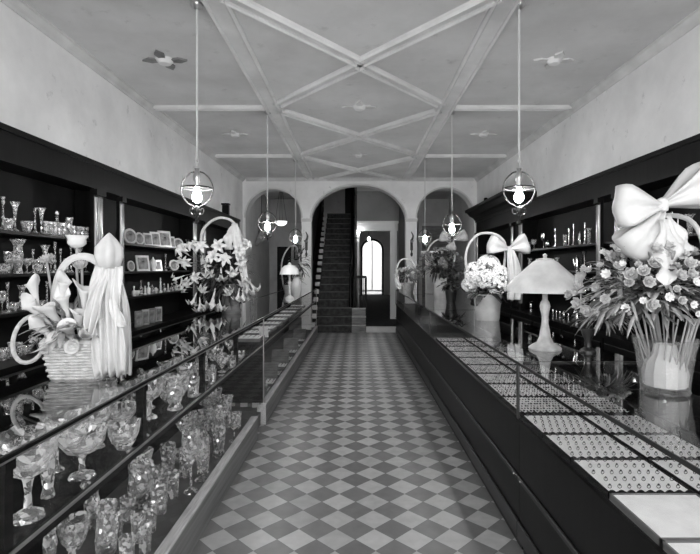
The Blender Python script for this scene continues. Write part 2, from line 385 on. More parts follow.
# upper landing door seen at the head of the stairs
d = struct('door_1', B((-.42, -.02, 17.04, 17.1, 3.2, 4.85)), 'wood')
d = struct('door_2', B((-2.36, -1.95, 14.42, 14.485, 0, 2.1)), 'wood')
d = struct('door_3', B((1.3, 1.36, 13.14, 13.9, .12, 2.42)), 'wood')

# ------------------------------------------------------------------ staircase
ST = thing('staircase', 'dark carpeted staircase climbing through the middle arch beside the hall', 'staircase', (0, 0, 0))
r_, t_ = .178, .262
for i in range(18):
    y0 = 11.12 + t_ * i
    y1 = y0 + t_ + .02
    st = obj('step', B((-.95, -.12, y0, y1, max(0, r_ * (i - 1)), r_ * (i + 1))), 'carpet', ST)
    obj('nosing', B((-.95, -.12, y0 - .018, y0 - .001, r_ * (i + 1) - .022, r_ * (i + 1) + .003), bevel=.004), 'nosing', st)
    obj('baluster_gap_light', B((-1.07, -.951, y0 + .02, y0 + .10, r_ * (i + 1) - .06, r_ * (i + 1) + .05), bevel=.01), 'casing', st)  # white blocks standing in for light showing through the balusters
for i in range(3):
    y0 = 11.12 + .17 * i
    st = obj('side_step', B((-.119, .20, y0, 11.62, r_ * i, r_ * (i + 1))), 'oak', ST)
    obj('nosing', B((-.119, .205, y0 - .016, y0 - .001, r_ * (i + 1) - .022, r_ * (i + 1) + .002), bevel=.004), 'rail', st)
obj('landing', B((-.95, -.12, 11.12 + t_ * 18, 17.05, 3.0, 3.205)), 'carpet', ST)
for i in range(2, 18):
    y = 11.12 + t_ * i + .13
    obj('baluster', L([(0, 0), (.014, 0), (.012, .35), (.016, .6), (0, .6)], 6, c=(-.155, y, r_ * (i + 1) + .004)), 'wood', ST, True)
def srail(x): return T([(x, 11.12 + t_ * i + .13, r_ * (i + 1) + .64) for i in range(2, 18)], .026, 8)
obj('wall_handrail', srail(-1.12), 'wood', ST, True); obj('handrail', srail(-.155), 'wood', ST, True)
for x, y, z in ((-.155, 11.75, .534),):
    obj('newel_post', lathe(bmesh.new(), [(0, 0), (.05, 0), (.05, .2), (.035, .24), (.03, .8), (.05, .85), (.05, .95), (.03, .98), (.045, 1.03), (0, 1.07)], 10, c=(x, y, z)), 'wood', ST, True)
RL = thing('hand_railing', 'short dark hall railing beside the right foot of the staircase', 'railing', (.1, 12.3, .0))
obj('top_rail', B((-.17, .14, -.03, .03, 1.22, 1.28)), 'wood', RL)
for x in (-.16, .12): obj('post', B((x - .03, x + .03, -.03, .03, 0, 1.24)), 'wood', RL)
for x in (-.08, 0, .06): obj('spindle', B((x - .008, x + .008, -.01, .01, .3, 1.22)), 'wood', RL)
obj('bottom_rail', B((-.17, .14, -.02, .02, .28, .32)), 'wood', RL)

# ------------------------------------------------------------------ wall cabinets (one thing per bay)
SHZ = (1.183, 1.453, 1.75)
LEDGE = .866
def reeds(bm, s, x, y0, y1, z0, z1, n):
    for i in range(n):
        y = y0 + (y1 - y0) * (i + .5) / n; r = (y1 - y0) / n * .5
        lathe(bm, [(0, z0), (r, z0), (r, z1), (0, z1)], 12, c=(x, y, 0))
def bay(side, y0, y1, label, wide, narrow):
    s = -1 if side == 'left' else 1
    xw = XL + .004 if s < 0 else XR - .004; xf = -2.33 if s < 0 else 2.43; xl = -2.2 if s < 0 else 2.3
    def X(a, b): return (min(a, b), max(a, b))
    t = thing('wall_cabinet', label, 'cabinet', (0, 0, 0))
    obj('back_panel', B((*X(xw, xw - s * .02), y0, y1, LEDGE, 2.30)), 'inner', t)
    obj('base_cabinet', B((*X(xw, xl + s * .02), y0 + .005, y1 - .005, 0, LEDGE - .03)), 'wood', t)
    nd = 3
    for i in range(nd):
        a = y0 + (y1 - y0) * i / nd + .03; b = y0 + (y1 - y0) * (i + 1) / nd - .03
        dr = obj('door', B((*X(xl + s * .021, xl + s * .005), a, b, .1, LEDGE - .08), bevel=.004), 'wood', t)
        obj('door_knob', L([(0, -.015), (.012, -.012), (.014, 0), (.008, .012), (0, .014)], 8, c=(xl - s * .006, b - .05, .5)), 'brass', dr, True)
    obj('ledge', B((*X(xw, xl), y0, y1, LEDGE - .03, LEDGE)), 'wood', t)
    for z in SHZ: obj('shelf', B((*X(xw - s * .02, xf + s * .03), y0 + .02, y1 - .02, z - .022, z)), 'wood', t)
    obj('side_panel', B((*X(xw, xf + s * .01), y0, y0 + .02, LEDGE, 2.30)), 'wood', t)
    obj('side_panel', B((*X(xw, xf + s * .01), y1 - .02, y1, LEDGE, 2.30)), 'wood', t)
    obj('frieze', B((*X(xw, xf), y0, y1, 2.20, 2.40), (*X(xw, xf - s * .02), y0, y1, 2.40, 2.44)), 'wood', t)
    for c, n in ((wide, 3), (narrow, 1)):
        if c is None: continue
        hw = .07 if n == 3 else .032
        pl = obj('pilaster', B((*X(xf + s * .03, xf - s * .0), c - hw, c + hw, LEDGE, 2.20)), 'wood', t)
        bm = bmesh.new(); reeds(bm, s, xf, c - hw * .9, c + hw * .9, LEDGE + .1, 2.12, n)
        obj('reed', bm, 'polish', pl, True)
        obj('capital', B((*X(xf + s * .0, xf - s * .035), c - hw - .01, c + hw + .01, 2.14, 2.19)), 'wood', pl)
        obj('pedestal', B((*X(xf + s * .0, xf - s * .03), c - hw, c + hw, LEDGE, LEDGE + .1)), 'wood', pl)
    return t
nm = ['nearest the camera, running past the picture edge', 'second from the camera, with the near reeded pilasters', 'third from the camera', 'farthest from the camera by the arches']
LB = [-.75, 1.85, 4.47, 7.08, 9.68]; RB = [-.7, 1.95, 4.6, 7.32, 9.95]
cont = [', nearest the camera', ' holding glassware behind the white flower basket', ' holding picture frames', ' behind the lilies, nearest the arches']
contR = [', nearest the camera', ' behind the big bow bouquet', ' behind the table lamp', ' with the deep cornice, nearest the arches']
for i in range(4):
    bay('left', LB[i], LB[i + 1], 'dark mahogany wall cabinet on the left' + cont[i], LB[i + 1] - .08, LB[i] + .35 if i else None)
    bay('right', RB[i], RB[i + 1], 'dark mahogany wall cabinet on the right' + contR[i], RB[i + 1] - .08, RB[i] + .3 if i else None)
# heavy cornice on the far right bay, with a small block finial
t = thing('cabinet_cornice', 'deep dark cornice topping the far right wall cabinet near the arch', 'cornice', (0, 0, 2.441))
pr = [(2.725, 0), (2.40, 0), (2.36, .05), (2.30, .08), (2.24, .15), (2.2, .16), (2.2, .21), (2.725, .21)]
obj('moulding', prism(bmesh.new(), pr, 'y', 7.4, 9.95), 'wood', t)
obj('finial', B((2.3, 2.42, 8.9, 9.0, .21, .27), (2.33, 2.39, 8.92, 8.98, .27, .33), bevel=.01), 'wood', t)
t = thing('cabinet_finial', 'small dark block finial on the far left cabinet top below the lily basket handle', 'finial', (-2.42, 9.0, 2.441))
obj('block', B((-.06, .06, -.05, .05, 0, .2), bevel=.008), 'wood', t); obj('cap', B((-.07, .07, -.06, .06, .2, .23)), 'wood', t)

# ------------------------------------------------------------------ glass showcases
ZL, ZR = 1.03, 1.0
XLf, XLb, XRf, XRb = -.868, -1.52, .845, 1.50
SH = .75; BOT = .12
def left_case(y0, y1, label, yr=None):
    t = thing('glass_showcase', label, 'showcase', (0, 0, 0)); near = yr is not None; yr = yr or y1
    obj('base', B((XLb, XLf - .05, y0, y1, 0, BOT)), 'floorin', t)
    obj('base_rail', B((XLf - .05, XLf, y0, yr, 0, .185)), 'oak', t)
    obj('rail_cap', B((XLf - .055, XLf + .004, y0 + .001, yr, .185, .2), bevel=.003), 'rail', t)
    if not near: obj('corner_block', B((XLf - .085, XLf + .001, y0 - .012, y0, 0, .19), bevel=.003), 'rail', t)
    obj('front_pane', B((XLf - .028, XLf - .022, y0 + .012, y1 - .012, .2, 1.018)), 'pane', t)
    for y in ((y0 + .004,) if near else (y0 + .004, y1 - .010)): obj('end_pane', B((XLb + .02, XLf - .03, y, y + .006, .2, 1.018)), 'pane', t)
    obj('back_panel', B((XLb, XLb + .018, y0, y1, BOT, 1.0)), 'inner', t)
    obj('top_frame', B((XLf - .008, XLf, y0, y1, 1.020, ZL), (XLb, XLb + .035, y0, y1, 1.0, ZL), *(() if not near else ((XLb + .035, XLf - .010, y0, y0 + .006, 1.02, ZL),))), 'wood', t)
    obj('frame_bead', B((XLf - .002, XLf + .002, y0, y1, 1.015, 1.020), (XLf - .013, XLf - .010, y0, y1, ZL - .001, ZL + .001)), 'brass', t)
    obj('top_pane', B((XLb + .035, XLf - .010, y0 + (.006 if near else 0), y1, ZL - .009, ZL)), 'top', t)
    obj('shelf', B((XLb + .02, XLf - .05, y0 + .02, y1 - .02, SH - .008, SH)), 'pane', t)
    obj('shelf_rail', B((XLf - .05, XLf - .034, y0 + .02, y1 - .02, SH - .028, SH + .004)), 'wood', t)
    obj('shelf_edge', B((XLf - .036, XLf - .031, y0 + .02, y1 - .02, SH - .004, SH + .006)), 'brass', t)
    if y0 > 2: obj('end_panel', B((XLb + .02, XLf - .03, y0 + .012, y0 + .03, .2, .66)), 'wood', t)
    n = int((y1 - y0) / .82)
    for i in range(n):
        y = (1.28 if y0 < 2 else y0 + .75) + i * .82
        if near and y < y1 - .1:
            obj('shelf_post', B((XLf - .075, XLf - .045, y - .016, y + .016, SH + .001, 1.0), (XLf - .09, XLf - .04, y - .02, y + .02, .965, 1.0)), 'wood', t)
    for y in ((y0 + .006,) if near else (y0 + .006, y1 - .006)): obj('corner_post', B((XLf - .03, XLf - .02, y - .006, y + .006, .2, 1.0)), 'brass', t)
    return t
left_case(.6, 4.655, 'glass showcase full of cut glass along the left front of the aisle', 4.26)
left_case(4.658, 10.75, 'farther left glass showcase of boxed silver running back to the stairs')
def right_case(y0, y1, label, back=True):
    t = thing('glass_showcase', label, 'showcase', (0, 0, 0))
    obj('cabinet_body', B((XRf + .012, XRb, y0, y1, .07, .68)), 'wood', t)
    obj('plinth', B((XRf + .03, XRb - .03, y0 + .01, y1 - .01, 0, .07)), 'darkwall', t)
    obj('moulding', B((XRf, XRf + .012, y0, y1, .375, .40), (XRf, XRf + .012, y0, y1, .07, .16), bevel=.003), 'bevelwood', t)
    obj('deck', B((XRf, XRb, y0, y1, .68, .70)), 'wood', t)
    obj('front_pane', B((XRf + .006, XRf + .012, y0 + .006, y1 - .006, .70, ZR - .012)), 'pane', t)
    obj('back_pane', B((XRb - .012, XRb - .006, y0 + .006, y1 - .006, .70, ZR - .012)), 'pane', t)
    obj('back_rail', B((XRb - .02, XRb, y0, y1, .70, .76)), 'wood', t)
    obj('top_pane', B((XRf + .004, XRb, y0 + .004, y1 - .004, ZR - .012, ZR)), 'top', t)
    for x, y in ((XRf + .006, y0 + .006), (XRf + .006, y1 - .006), (XRb - .006, y0 + .006), (XRb - .006, y1 - .006)):
        obj('corner_post', B((x - .005, x + .005, y - .005, y + .005, .70, ZR - .012)), 'iron', t)
    obj('top_edge', B((XRf, XRf + .004, y0, y1, ZR - .014, ZR + .001), (XRf, XRb, y0, y0 + .004, ZR - .014, ZR + .001), (XRf, XRb, y1 - .004, y1, ZR - .014, ZR + .001)), 'iron', t)
    for y in (y0 + .05, (y0 + y1) / 2, y1 - .05): obj('screw', lathe(bmesh.new(), [(0, 0), (.005, 0), (.004, .004), (0, .005)], 8, M=Matrix.Rotation(-PI / 2, 4, 'Y'), c=(XRf, y, .388)), 'brass', t)
    return t
RC = [.55, 2.58, 5.7, 8.8, 10.7]
rl = ['right glass showcase nearest the camera with white ring trays', 'right glass showcase under the table lamp and hydrangea basket', 'right glass showcase beyond the hydrangea basket', 'farthest right glass showcase beside the hall step']
for i in range(4): right_case(RC[i], RC[i + 1] - .003, rl[i])

# trays ------------------------------------------------------------
TZ = .70
def ring_mesh():
    bm = bmesh.new(); R, r = .0062, .0013
    tube(bm, [(R * math.cos(a), 0, R * math.sin(a) + R * .3) for a in [2 * PI * i / 10 for i in range(10)]], r, 5, closed=True)
    bmesh.ops.create_icosphere(bm, subdivisions=1, radius=.0045, matrix=Matrix.Translation((0, 0, R * 1.3)))
    return bm
ring_proto = None
cols = [(.866, 1.166, 'front'), (1.178, 1.478, 'back')]
edges = [1.10, 1.39, 1.68, 1.98, 2.275, 2.57, 2.60, 2.93, 3.25, 3.57, 3.88, 4.19, 4.49, 4.79, 5.09, 5.38]
n_ = 0
rows = [(edges[i], edges[i + 1]) for i in range(len(edges) - 1) if edges[i + 1] - edges[i] > .1]
for ri, (a, b) in enumerate(rows):
    a += .004; b -= .004
    for x0, x1, cn in cols:
        kind = 'plain' if ri < 2 else ('rings' if ri < 5 else 'jewels')
        cx, cy = (x0 + x1) / 2, (a + b) / 2; hx, hy = (x1 - x0) / 2, (b - a) / 2
        what = {'plain': 'plain white velvet tray', 'rings': 'white velvet ring tray dotted with rings', 'jewels': 'grey velvet tray lined with small jewellery'}[kind]
        t = thing('jewellery_tray', '%s, %s row, %s from the camera' % (what, cn, ORD[ri]), 'tray', (cx, cy, TZ), 0, 'jewellery trays in the right showcase')
        pad = 'velvet' if kind != 'jewels' else 'greyvelvet'
        obj('pad', B((-hx + .006, hx - .006, -hy + .006, hy - .006, 0, .022), bevel=.004), pad, t)
        # raised border, scalloped along its near side
        bm = B((-hx, -hx + .006, -hy, hy, 0, .024), (hx - .006, hx, -hy, hy, 0, .024), (-hx, hx, hy - .006, hy, 0, .024))
        if kind != 'plain':
            m_ = 48; pl = [(-hx + 2 * hx * i / m_, .020 + .009 * abs(math.sin(PI * 9 * i / m_))) for i in range(m_ + 1)]
            prism(bm, [(-hx, 0)] + pl + [(hx, 0)], 'y', -hy, -hy + .006)
        else: box(bm, -hx, hx, -hy, -hy + .006, 0, .024)
        obj('border', bm, 'inner' if kind != 'plain' else 'oak', t)
        if kind == 'jewels':
            bm = bmesh.new()
            for i in range(7):
                y = -hy + .03 + i * (2 * hy - .05) / 6
                for j in range(16):
                    x = -hx + .02 + j * (2 * hx - .04) / 15 + random.uniform(-.003, .003)
                    s_ = random.uniform(.0022, .0042)
                    box(bm, x - s_, x + s_, y - s_ * 1.4, y + s_ * 1.4, .021, .021 + s_ * 1.6)
            stuff(obj('jewellery', bm, 'gem', t))
        if kind == 'rings':
            for i in range(5):
                for j in range(8):
                    p = Vector((cx - hx + .03 + j * (2 * hx - .06) / 7 + (.008 if i % 2 else -.008), cy - hy + .03 + i * (2 * hy - .055) / 4, TZ + .0275))
                    if ring_proto is None: o = ring_proto = obj('finger_ring', ring_mesh(), 'gem', None, True)
                    else: o = ring_proto.copy(); COL.objects.link(o)
                    o.location = p; o.rotation_euler = (0, 0, random.uniform(-.3, .3))
                    tag(o, 'small dark stone ring in the %s row ring tray, %s tray from the camera' % (cn, ORD[ri]), 'ring', 'rings in the %s row, %s tray from the camera' % (cn, ORD[ri]))

# ------------------------------------------------------------------ glassware
PROF = {
 'tumbler': [(0,0),(.74,0),(.78,.03),(.86,.4),(1,1),(.93,1),(.78,.4),(.7,.08),(0,.07)],
 'bowl': [(0,0),(.42,0),(.44,.05),(.7,.25),(.92,.6),(1,1),(.95,1),(.86,.6),(.62,.3),(0,.14)],
 'compote': [(0,0),(.55,0),(.5,.05),(.14,.12),(.11,.3),(.16,.42),(.2,.47),(.6,.55),(.9,.75),(1,1),(.95,1),(.84,.77),(.5,.6),(0,.54)],
 'goblet': [(0,0),(.75,0),(.7,.03),(.14,.08),(.11,.4),(.3,.46),(.85,.62),(1,.8),(.94,1),(.87,1),(.93,.8),(.78,.64),(0,.5)],
 'vase': [(0,0),(.6,0),(.62,.04),(.45,.15),(.6,.35),(.66,.55),(.5,.8),(1,1),(.94,1),(.43,.8),(.58,.55),(0,.1)],
 'trumpet_vase': [(0,0),(.8,0),(.75,.04),(.2,.12),(.16,.3),(.3,.6),(.55,.85),(1,1),(.95,1),(.5,.86),(.22,.58),(0,.35)],
 'candlestick': [(0,0),(1,0),(.95,.05),(.35,.12),(.24,.3),(.42,.38),(.26,.45),(.22,.75),(.5,.85),(.35,.9),(.55,1),(0,1)],
 'decanter': [(0,0),(.95,0),(1,.05),(.94,.35),(.34,.6),(.24,.75),(.42,.78),(.2,.79),(0,.79)],
 'pitcher': [(0,0),(.7,0),(.74,.04),(.8,.3),(.66,.65),(.72,.85),(.86,1),(.78,1),(.66,.86),(.6,.65),(.7,.3),(0,.07)],
 'perfume_bottle': [(0,0),(.9,0),(1,.1),(1,.45),(.3,.6),(.25,.75),(.5,.82),(.35,1),(0,1)],
 'figurine': [(0,0),(1,0),(.95,.1),(.4,.15),(.55,.4),(.35,.6),(.5,.7),(.2,.78),(.3,.88),(.22,.97),(0,1)],
 'coffee_pot': [(0,0),(.6,0),(.55,.05),(.8,.2),(.85,.45),(.5,.72),(.52,.78),(.3,.88),(.1,.92),(.12,.97),(0,1)],
 'sugar_bowl': [(0,0),(.6,0),(.5,.08),(1,.4),(.9,.7),(.6,.78),(.2,.9),(.15,1),(0,1)],
 'salt_shaker': [(0,0),(.9,0),(1,.1),(.75,.7),(.8,.75),(.6,.95),(0,1)],
}
WORD = {'trumpet_vase': 'footed trumpet vase', 'coffee_pot': 'silver coffee pot', 'sugar_bowl': 'silver lidded sugar bowl', 'perfume_bottle': 'perfume bottle', 'salt_shaker': 'silver topped shaker'}
OPEN = ('tumbler', 'bowl', 'compote', 'goblet', 'vase', 'trumpet_vase', 'pitcher')
def piece(kind, x, y, z, h, w, label, group, m='cut', n=None, rz=None):
    r = w / 2
    big = h > .09
    n = n or (24 if big else 14)
    fl = .025 if kind in OPEN else 0
    pf = [(a * r, b * h) for a, b in PROF[kind]]
    sc = h * .02 if kind in ('bowl', 'compote', 'vase') else 0
    bm = L(pf, n, flute=fl, nf=n // 3, scallop=sc)
    cat = {'trumpet_vase': 'vase', 'perfume_bottle': 'bottle', 'coffee_pot': 'coffee pot', 'sugar_bowl': 'sugar bowl', 'salt_shaker': 'shaker'}.get(kind, kind)
    if kind in ('pitcher', 'coffee_pot', 'decanter'):
        t = thing(kind, label, cat, (x, y, z), rz if rz is not None else random.uniform(0, 6.28), group)
        obj('body', bm, m, t, True)
        if kind != 'decanter':
            obj('handle', T(spline([(-r * .72, 0, h * .85), (-r * 1.25, 0, h * .88), (-r * 1.4, 0, h * .6), (-r * 1.1, 0, h * .35), (-r * .78, 0, h * .3)], 12), h * .028, 6), m, t, True)
            sp = obj('spout', T(spline([(r * .7, 0, h * .35 if kind == 'coffee_pot' else h * .85), (r * 1.05, 0, h * .55 if kind == 'coffee_pot' else h * .97), (r * 1.2, 0, h * (.75 if kind == 'coffee_pot' else 1.03))], 6), [h * .04 - h * .0025 * i for i in range(7)], 6), m, t, True)
        else:
            obj('stopper', L([(0, h * .79), (r * .18, h * .79), (r * .2, h * .82), (r * .42, h * .9), (r * .3, h * .97), (0, h)], 10), m, t, True)
        return t
    o = obj(kind, bm, m, None, True, loc=(x, y, z)); o.rotation_euler.z = random.uniform(0, 6.28)
    return tag(o, label, cat, group)
def gl_word(kind, m): 
    if kind in WORD: 
        w = WORD[kind]
        return w if w.startswith('silver') else (('silver ' if m == 'silver' else 'cut glass ') + w)
    return {'silver': 'silver ', 'milk': 'white china '}.get(m, 'cut glass ') + kind

def shelf_row(side, z, items, where, group, xi=None, ledge=False):
    """items (px, kind, height px, width px[, material]) standing on a shelf of the wall cabinet"""
    items = sorted(items, key=lambda i: i[0])
    last = None
    for k, it in enumerate(items):
        px, kind, hp, wp = it[:4]; m = it[4] if len(it) > 4 else 'cutdim'
        X = xi if xi is not None else (-2.44 if side == 'left' else 2.54)
        if len(it) > 5: X += it[5]
        Y = F * X / (px - CX)
        h, w = hp * Y / F, wp * Y / F
        gap = .262
        h = min(h, gap)
        label = '%s, %s from left, %s' % (gl_word(kind, m), ORD[k], where)
        piece(kind, X, Y, z, h, w, label, group, m)
def dense(px0, px1, n, kinds, h, w, m='cutdim', dx=0.0):
    return [(px0 + (px1 - px0) * (i + .5) / n + random.uniform(-.5, .5), random.choice(kinds), random.uniform(*h), w, m, dx) for i in range(n)]
# left near bay
shelf_row('left', SHZ[2], [(3, 'candlestick', 34, 7), (8.5, 'bowl', 12, 10, 'cutdim', .05), (15, 'trumpet_vase', 30, 9), (27, 'bowl', 12, 11), (35, 'candlestick', 26, 6), (41.5, 'trumpet_vase', 27, 8),
    (46, 'tumbler', 13, 4.6, 'cutdim', .06), (50.5, 'tumbler', 13, 4.6, 'cutdim', .06), (55, 'tumbler', 13, 4.6, 'cutdim', .06), (59.5, 'tumbler', 13, 4.6, 'cutdim', .06), (64, 'tumbler', 13, 4.6, 'cutdim', .06),
    (57, 'decanter', 26, 9, 'cutdim', -.05), (69.5, 'pitcher', 20, 7), (74, 'tumbler', 12, 4.4), (78, 'tumbler', 12, 4.4), (82, 'tumbler', 12, 4.4), (86.5, 'tumbler', 12, 4.4), (93.5, 'decanter', 22, 7)],
    'near left wall cabinet top shelf', 'glassware on the top shelf at near left')
shelf_row('left', SHZ[1], [(3, 'bowl', 10, 11), (9, 'bowl', 22, 9, 'cutdim', -.05), (18, 'vase', 34, 14), (27, 'compote', 15, 9), (33, 'candlestick', 24, 5), (38, 'bowl', 14, 10), (45, 'trumpet_vase', 28, 9), (51, 'goblet', 18, 7), (55, 'candlestick', 31, 6), (60.5, 'candlestick', 24, 5), (66, 'tumbler', 14, 5), (71, 'candlestick', 30, 5), (78, 'vase', 24, 8), (86, 'goblet', 18, 6), (93, 'goblet', 18, 6)],
    'near left wall cabinet middle shelf', 'glassware on the middle shelf at near left')
shelf_row('left', SHZ[0], [(2, 'goblet', 22, 7), (7.5, 'candlestick', 30, 6), (14, 'bowl', 9, 10), (22, 'vase', 25, 8), (32.5, 'decanter', 16, 8), (40, 'bowl', 8, 10), (47, 'candlestick', 26, 6), (54, 'goblet', 18, 7), (62, 'tumbler', 12, 6), (90, 'compote', 16, 8)],
    'near left wall cabinet lower shelf', 'glassware on the lower shelf at near left')
shelf_row('left', LEDGE, [(3, 'bowl', 12, 14), (12, 'pitcher', 16, 9), (19, 'tumbler', 14, 6), (25, 'bowl', 9, 12), (33, 'goblet', 16, 8), (42, 'bowl', 12, 12), (50, 'tumbler', 12, 6)],
    'near left wall cabinet ledge', 'glassware on the ledge at near left', xi=-2.40)
# left far bay: picture frames and fancy goods
def picture_frame(px, z, hp, wp, oval, label, m='frame'):
    X = -2.45; Y = F * X / (px - CX); h, w = hp * Y / F, wp * Y / F * 1.6
    t = thing('picture_frame', label, 'picture frame', (X, Y, z), math.radians(58), 'picture frames in the far left wall cabinet')
    lean = Matrix.Rotation(-.2, 4, 'X')
    def face(k, y0, y1, kk=None):
        bm = bmesh.new(); hh, ww = h / 2 * k, w / 2 * k
        if oval: pts = [(ww * math.cos(2 * PI * i / 24), h / 2 + hh * math.sin(2 * PI * i / 24)) for i in range(24)]
        else: pts = [(-ww, h / 2 - hh), (ww, h / 2 - hh), (ww, h / 2 + hh), (-ww, h / 2 + hh)]
        prism(bm, pts, 'y', y0, y1); bmesh.ops.transform(bm, matrix=lean, verts=bm.verts[:])
        lo = min(v.co.z for v in bm.verts)
        return bm
    obj('border', face(1, 0, .012), m, t); obj('picture', face(.72, -.003, 0), 'photo', t)
    bm = prism(bmesh.new(), [(.015, h * .6), (.02, h * .6), (.085, 0), (.08, 0)], 'x', -.012, .012); obj('easel_leg', bm, 'wood', t)
for k_, (px, hp, wp, ov) in enumerate([(131.5, 16, 9, 1), (140.5, 13, 6.5, 1), (149, 13, 6, 0), (156.5, 15, 7, 0), (166, 17, 9, 0), (172.5, 12, 5, 0), (179, 11, 8, 1)]):
    picture_frame(px, SHZ[2], hp, wp, ov, '%s picture frame, %s from the left on the top shelf beyond the pilaster' % ('oval' if ov else 'square', ORD[k_]))
for k_, (px, hp, wp, ov) in enumerate([(132, 11, 5, 1), (144, 16, 9, 0), (159, 11, 5, 0), (175, 11, 7, 1)]):
    picture_frame(px, SHZ[1], hp, wp, ov, '%s picture frame, %s frame from the left on the middle shelf beyond the pilaster' % ('oval' if ov else 'square', ORD[k_]))
shelf_row('left', SHZ[2], [(187.5, 'vase', 10, 4), (191.5, 'vase', 9, 4)], 'top left shelf past the picture frames', 'vases past the picture frames')
shelf_row('left', SHZ[1], [(153, 'sugar_bowl', 14, 7, 'milk'), (165.5, 'candlestick', 17, 4), (168.5, 'bowl', 4, 5, 'silver'), (183, 'bowl', 3.5, 7, 'silver')], 'middle left shelf among the picture frames', 'fancy goods among the picture frames')
shelf_row('left', SHZ[0], [(134, 'perfume_bottle', 10, 4, 'milk'), (137.5, 'bowl', 5, 5, 'milk'), (141, 'perfume_bottle', 15, 4), (145, 'figurine', 9, 3.5, 'milk'), (148.5, 'perfume_bottle', 12, 4, 'milk'), (152, 'sugar_bowl', 9, 5), (156, 'sugar_bowl', 6, 5, 'milk'), (160.5, 'figurine', 15, 4, 'milk'), (164, 'perfume_bottle', 9, 4), (168, 'figurine', 8, 4, 'milk'), (172, 'perfume_bottle', 8, 4), (176, 'bowl', 5, 5, 'milk'), (181, 'salt_shaker', 8, 3.5, 'silver')],
    'far left wall cabinet lower shelf', 'ornaments on the lower shelf at far left')
for k_, px in enumerate((139, 146, 152, 159)):
    X = -2.3; Y = F * X / (px - CX)
    t = thing('framed_plaque', 'dark framed plaque, %s from the left on the ledge behind the lilies' % ORD[k_], 'plaque', (X, Y, LEDGE), math.radians(60), 'plaques on the far left ledge')
    obj('panel', B((-.045, .045, 0, .015, 0, .17), bevel=.004), 'frame' if k_ % 2 else 'oak', t); obj('inset', B((-.03, .03, -.003, 0, .02, .15)), 'photo', t)
# right bays
shelf_row('right', SHZ[2], [(528, 'bowl', 8, 5), (534, 'goblet', 10, 5), (543.5, 'goblet', 15, 5, 'silver'), (548, 'sugar_bowl', 8, 6, 'silver'), (555.5, 'candlestick', 19, 5, 'silver'), (565, 'tumbler', 12, 4), (569, 'candlestick', 18, 4, 'silver'), (573.5, 'candlestick', 22, 4, 'silver'), (580, 'coffee_pot', 14, 5, 'silver'), (585, 'candlestick', 22, 4, 'silver'), (589, 'vase', 16, 5)],
    'top right shelf above the table lamp', 'silver on the top right shelf')
shelf_row('right', SHZ[1], [(530, 'vase', 12, 5), (557, 'vase', 13, 5), (577, 'coffee_pot', 16, 6, 'silver'), (584.5, 'trumpet_vase', 20, 5, 'silver'), (591, 'sugar_bowl', 8, 5, 'silver'), (600, 'bowl', 5, 8, 'silver'), (604, 'candlestick', 14, 4, 'silver')],
    'middle right shelf beside the lamp shade', 'silver on the middle right shelf')
shelf_row('right', SHZ[0], [(527, 'goblet', 12, 5), (535, 'sugar_bowl', 9, 6, 'silver'), (553, 'candlestick', 22, 4, 'silver'), (562, 'coffee_pot', 16, 7, 'silver'), (569, 'sugar_bowl', 10, 6, 'silver'), (575, 'candlestick', 20, 4, 'silver'), (585, 'bowl', 6, 9, 'silver'), (597, 'vase', 12, 5)],
    'lower right shelf beneath the lamp shade', 'silver on the lower right shelf')
shelf_row('right', LEDGE, [(531, 'vase', 10, 5, 'silver'), (553, 'salt_shaker', 8, 3, 'silver'), (556.5, 'salt_shaker', 8, 3, 'silver'), (560, 'salt_shaker', 8, 3, 'silver'), (564, 'sugar_bowl', 9, 5, 'silver'), (568.5, 'salt_shaker', 8, 3, 'silver'), (577, 'coffee_pot', 14, 7, 'silver'), (596, 'bowl', 7, 10, 'silver')],
    'right wall ledge behind the table lamp', 'silver on the right wall ledge', xi=2.48)
shelf_row('right', SHZ[2], [(637, 'vase', 18, 8), (655, 'tumbler', 14, 6), (672, 'candlestick', 24, 6, 'silver'), (678, 'candlestick', 22, 6, 'silver'), (690, 'vase', 20, 9)],
    'top right shelf behind the big bow', 'pieces behind the big bow')
shelf_row('right', SHZ[1], [(634, 'bowl', 10, 12, 'silver'), (650, 'goblet', 18, 8), (668, 'vase', 22, 9), (688, 'bowl', 12, 14, 'silver')],
    'middle right shelf behind the big bow bouquet', 'pieces behind the big bow bouquet')
def back_rows(n, z, x0, x1, y0, y1, hs, seed):
    rnd = random.Random(seed); out = []
    for i in range(n):
        Y = y0 + (y1 - y0) * (i + .5) / n; X = rnd.uniform(x0, x1); kd = rnd.choice(['tumbler', 'goblet', 'bowl', 'vase', 'compote', 'decanter', 'trumpet_vase'])
        h = rnd.uniform(*hs) * (.6 if kd in ('bowl', 'tumbler') else 1); w = h * {'bowl': 1.7, 'compote': .9, 'tumbler': .65}.get(kd, .42)
        out.append((CX + X * F / Y, CY + (CH - z) * F / Y, kd, h * F / Y, w * F / Y))
    return out
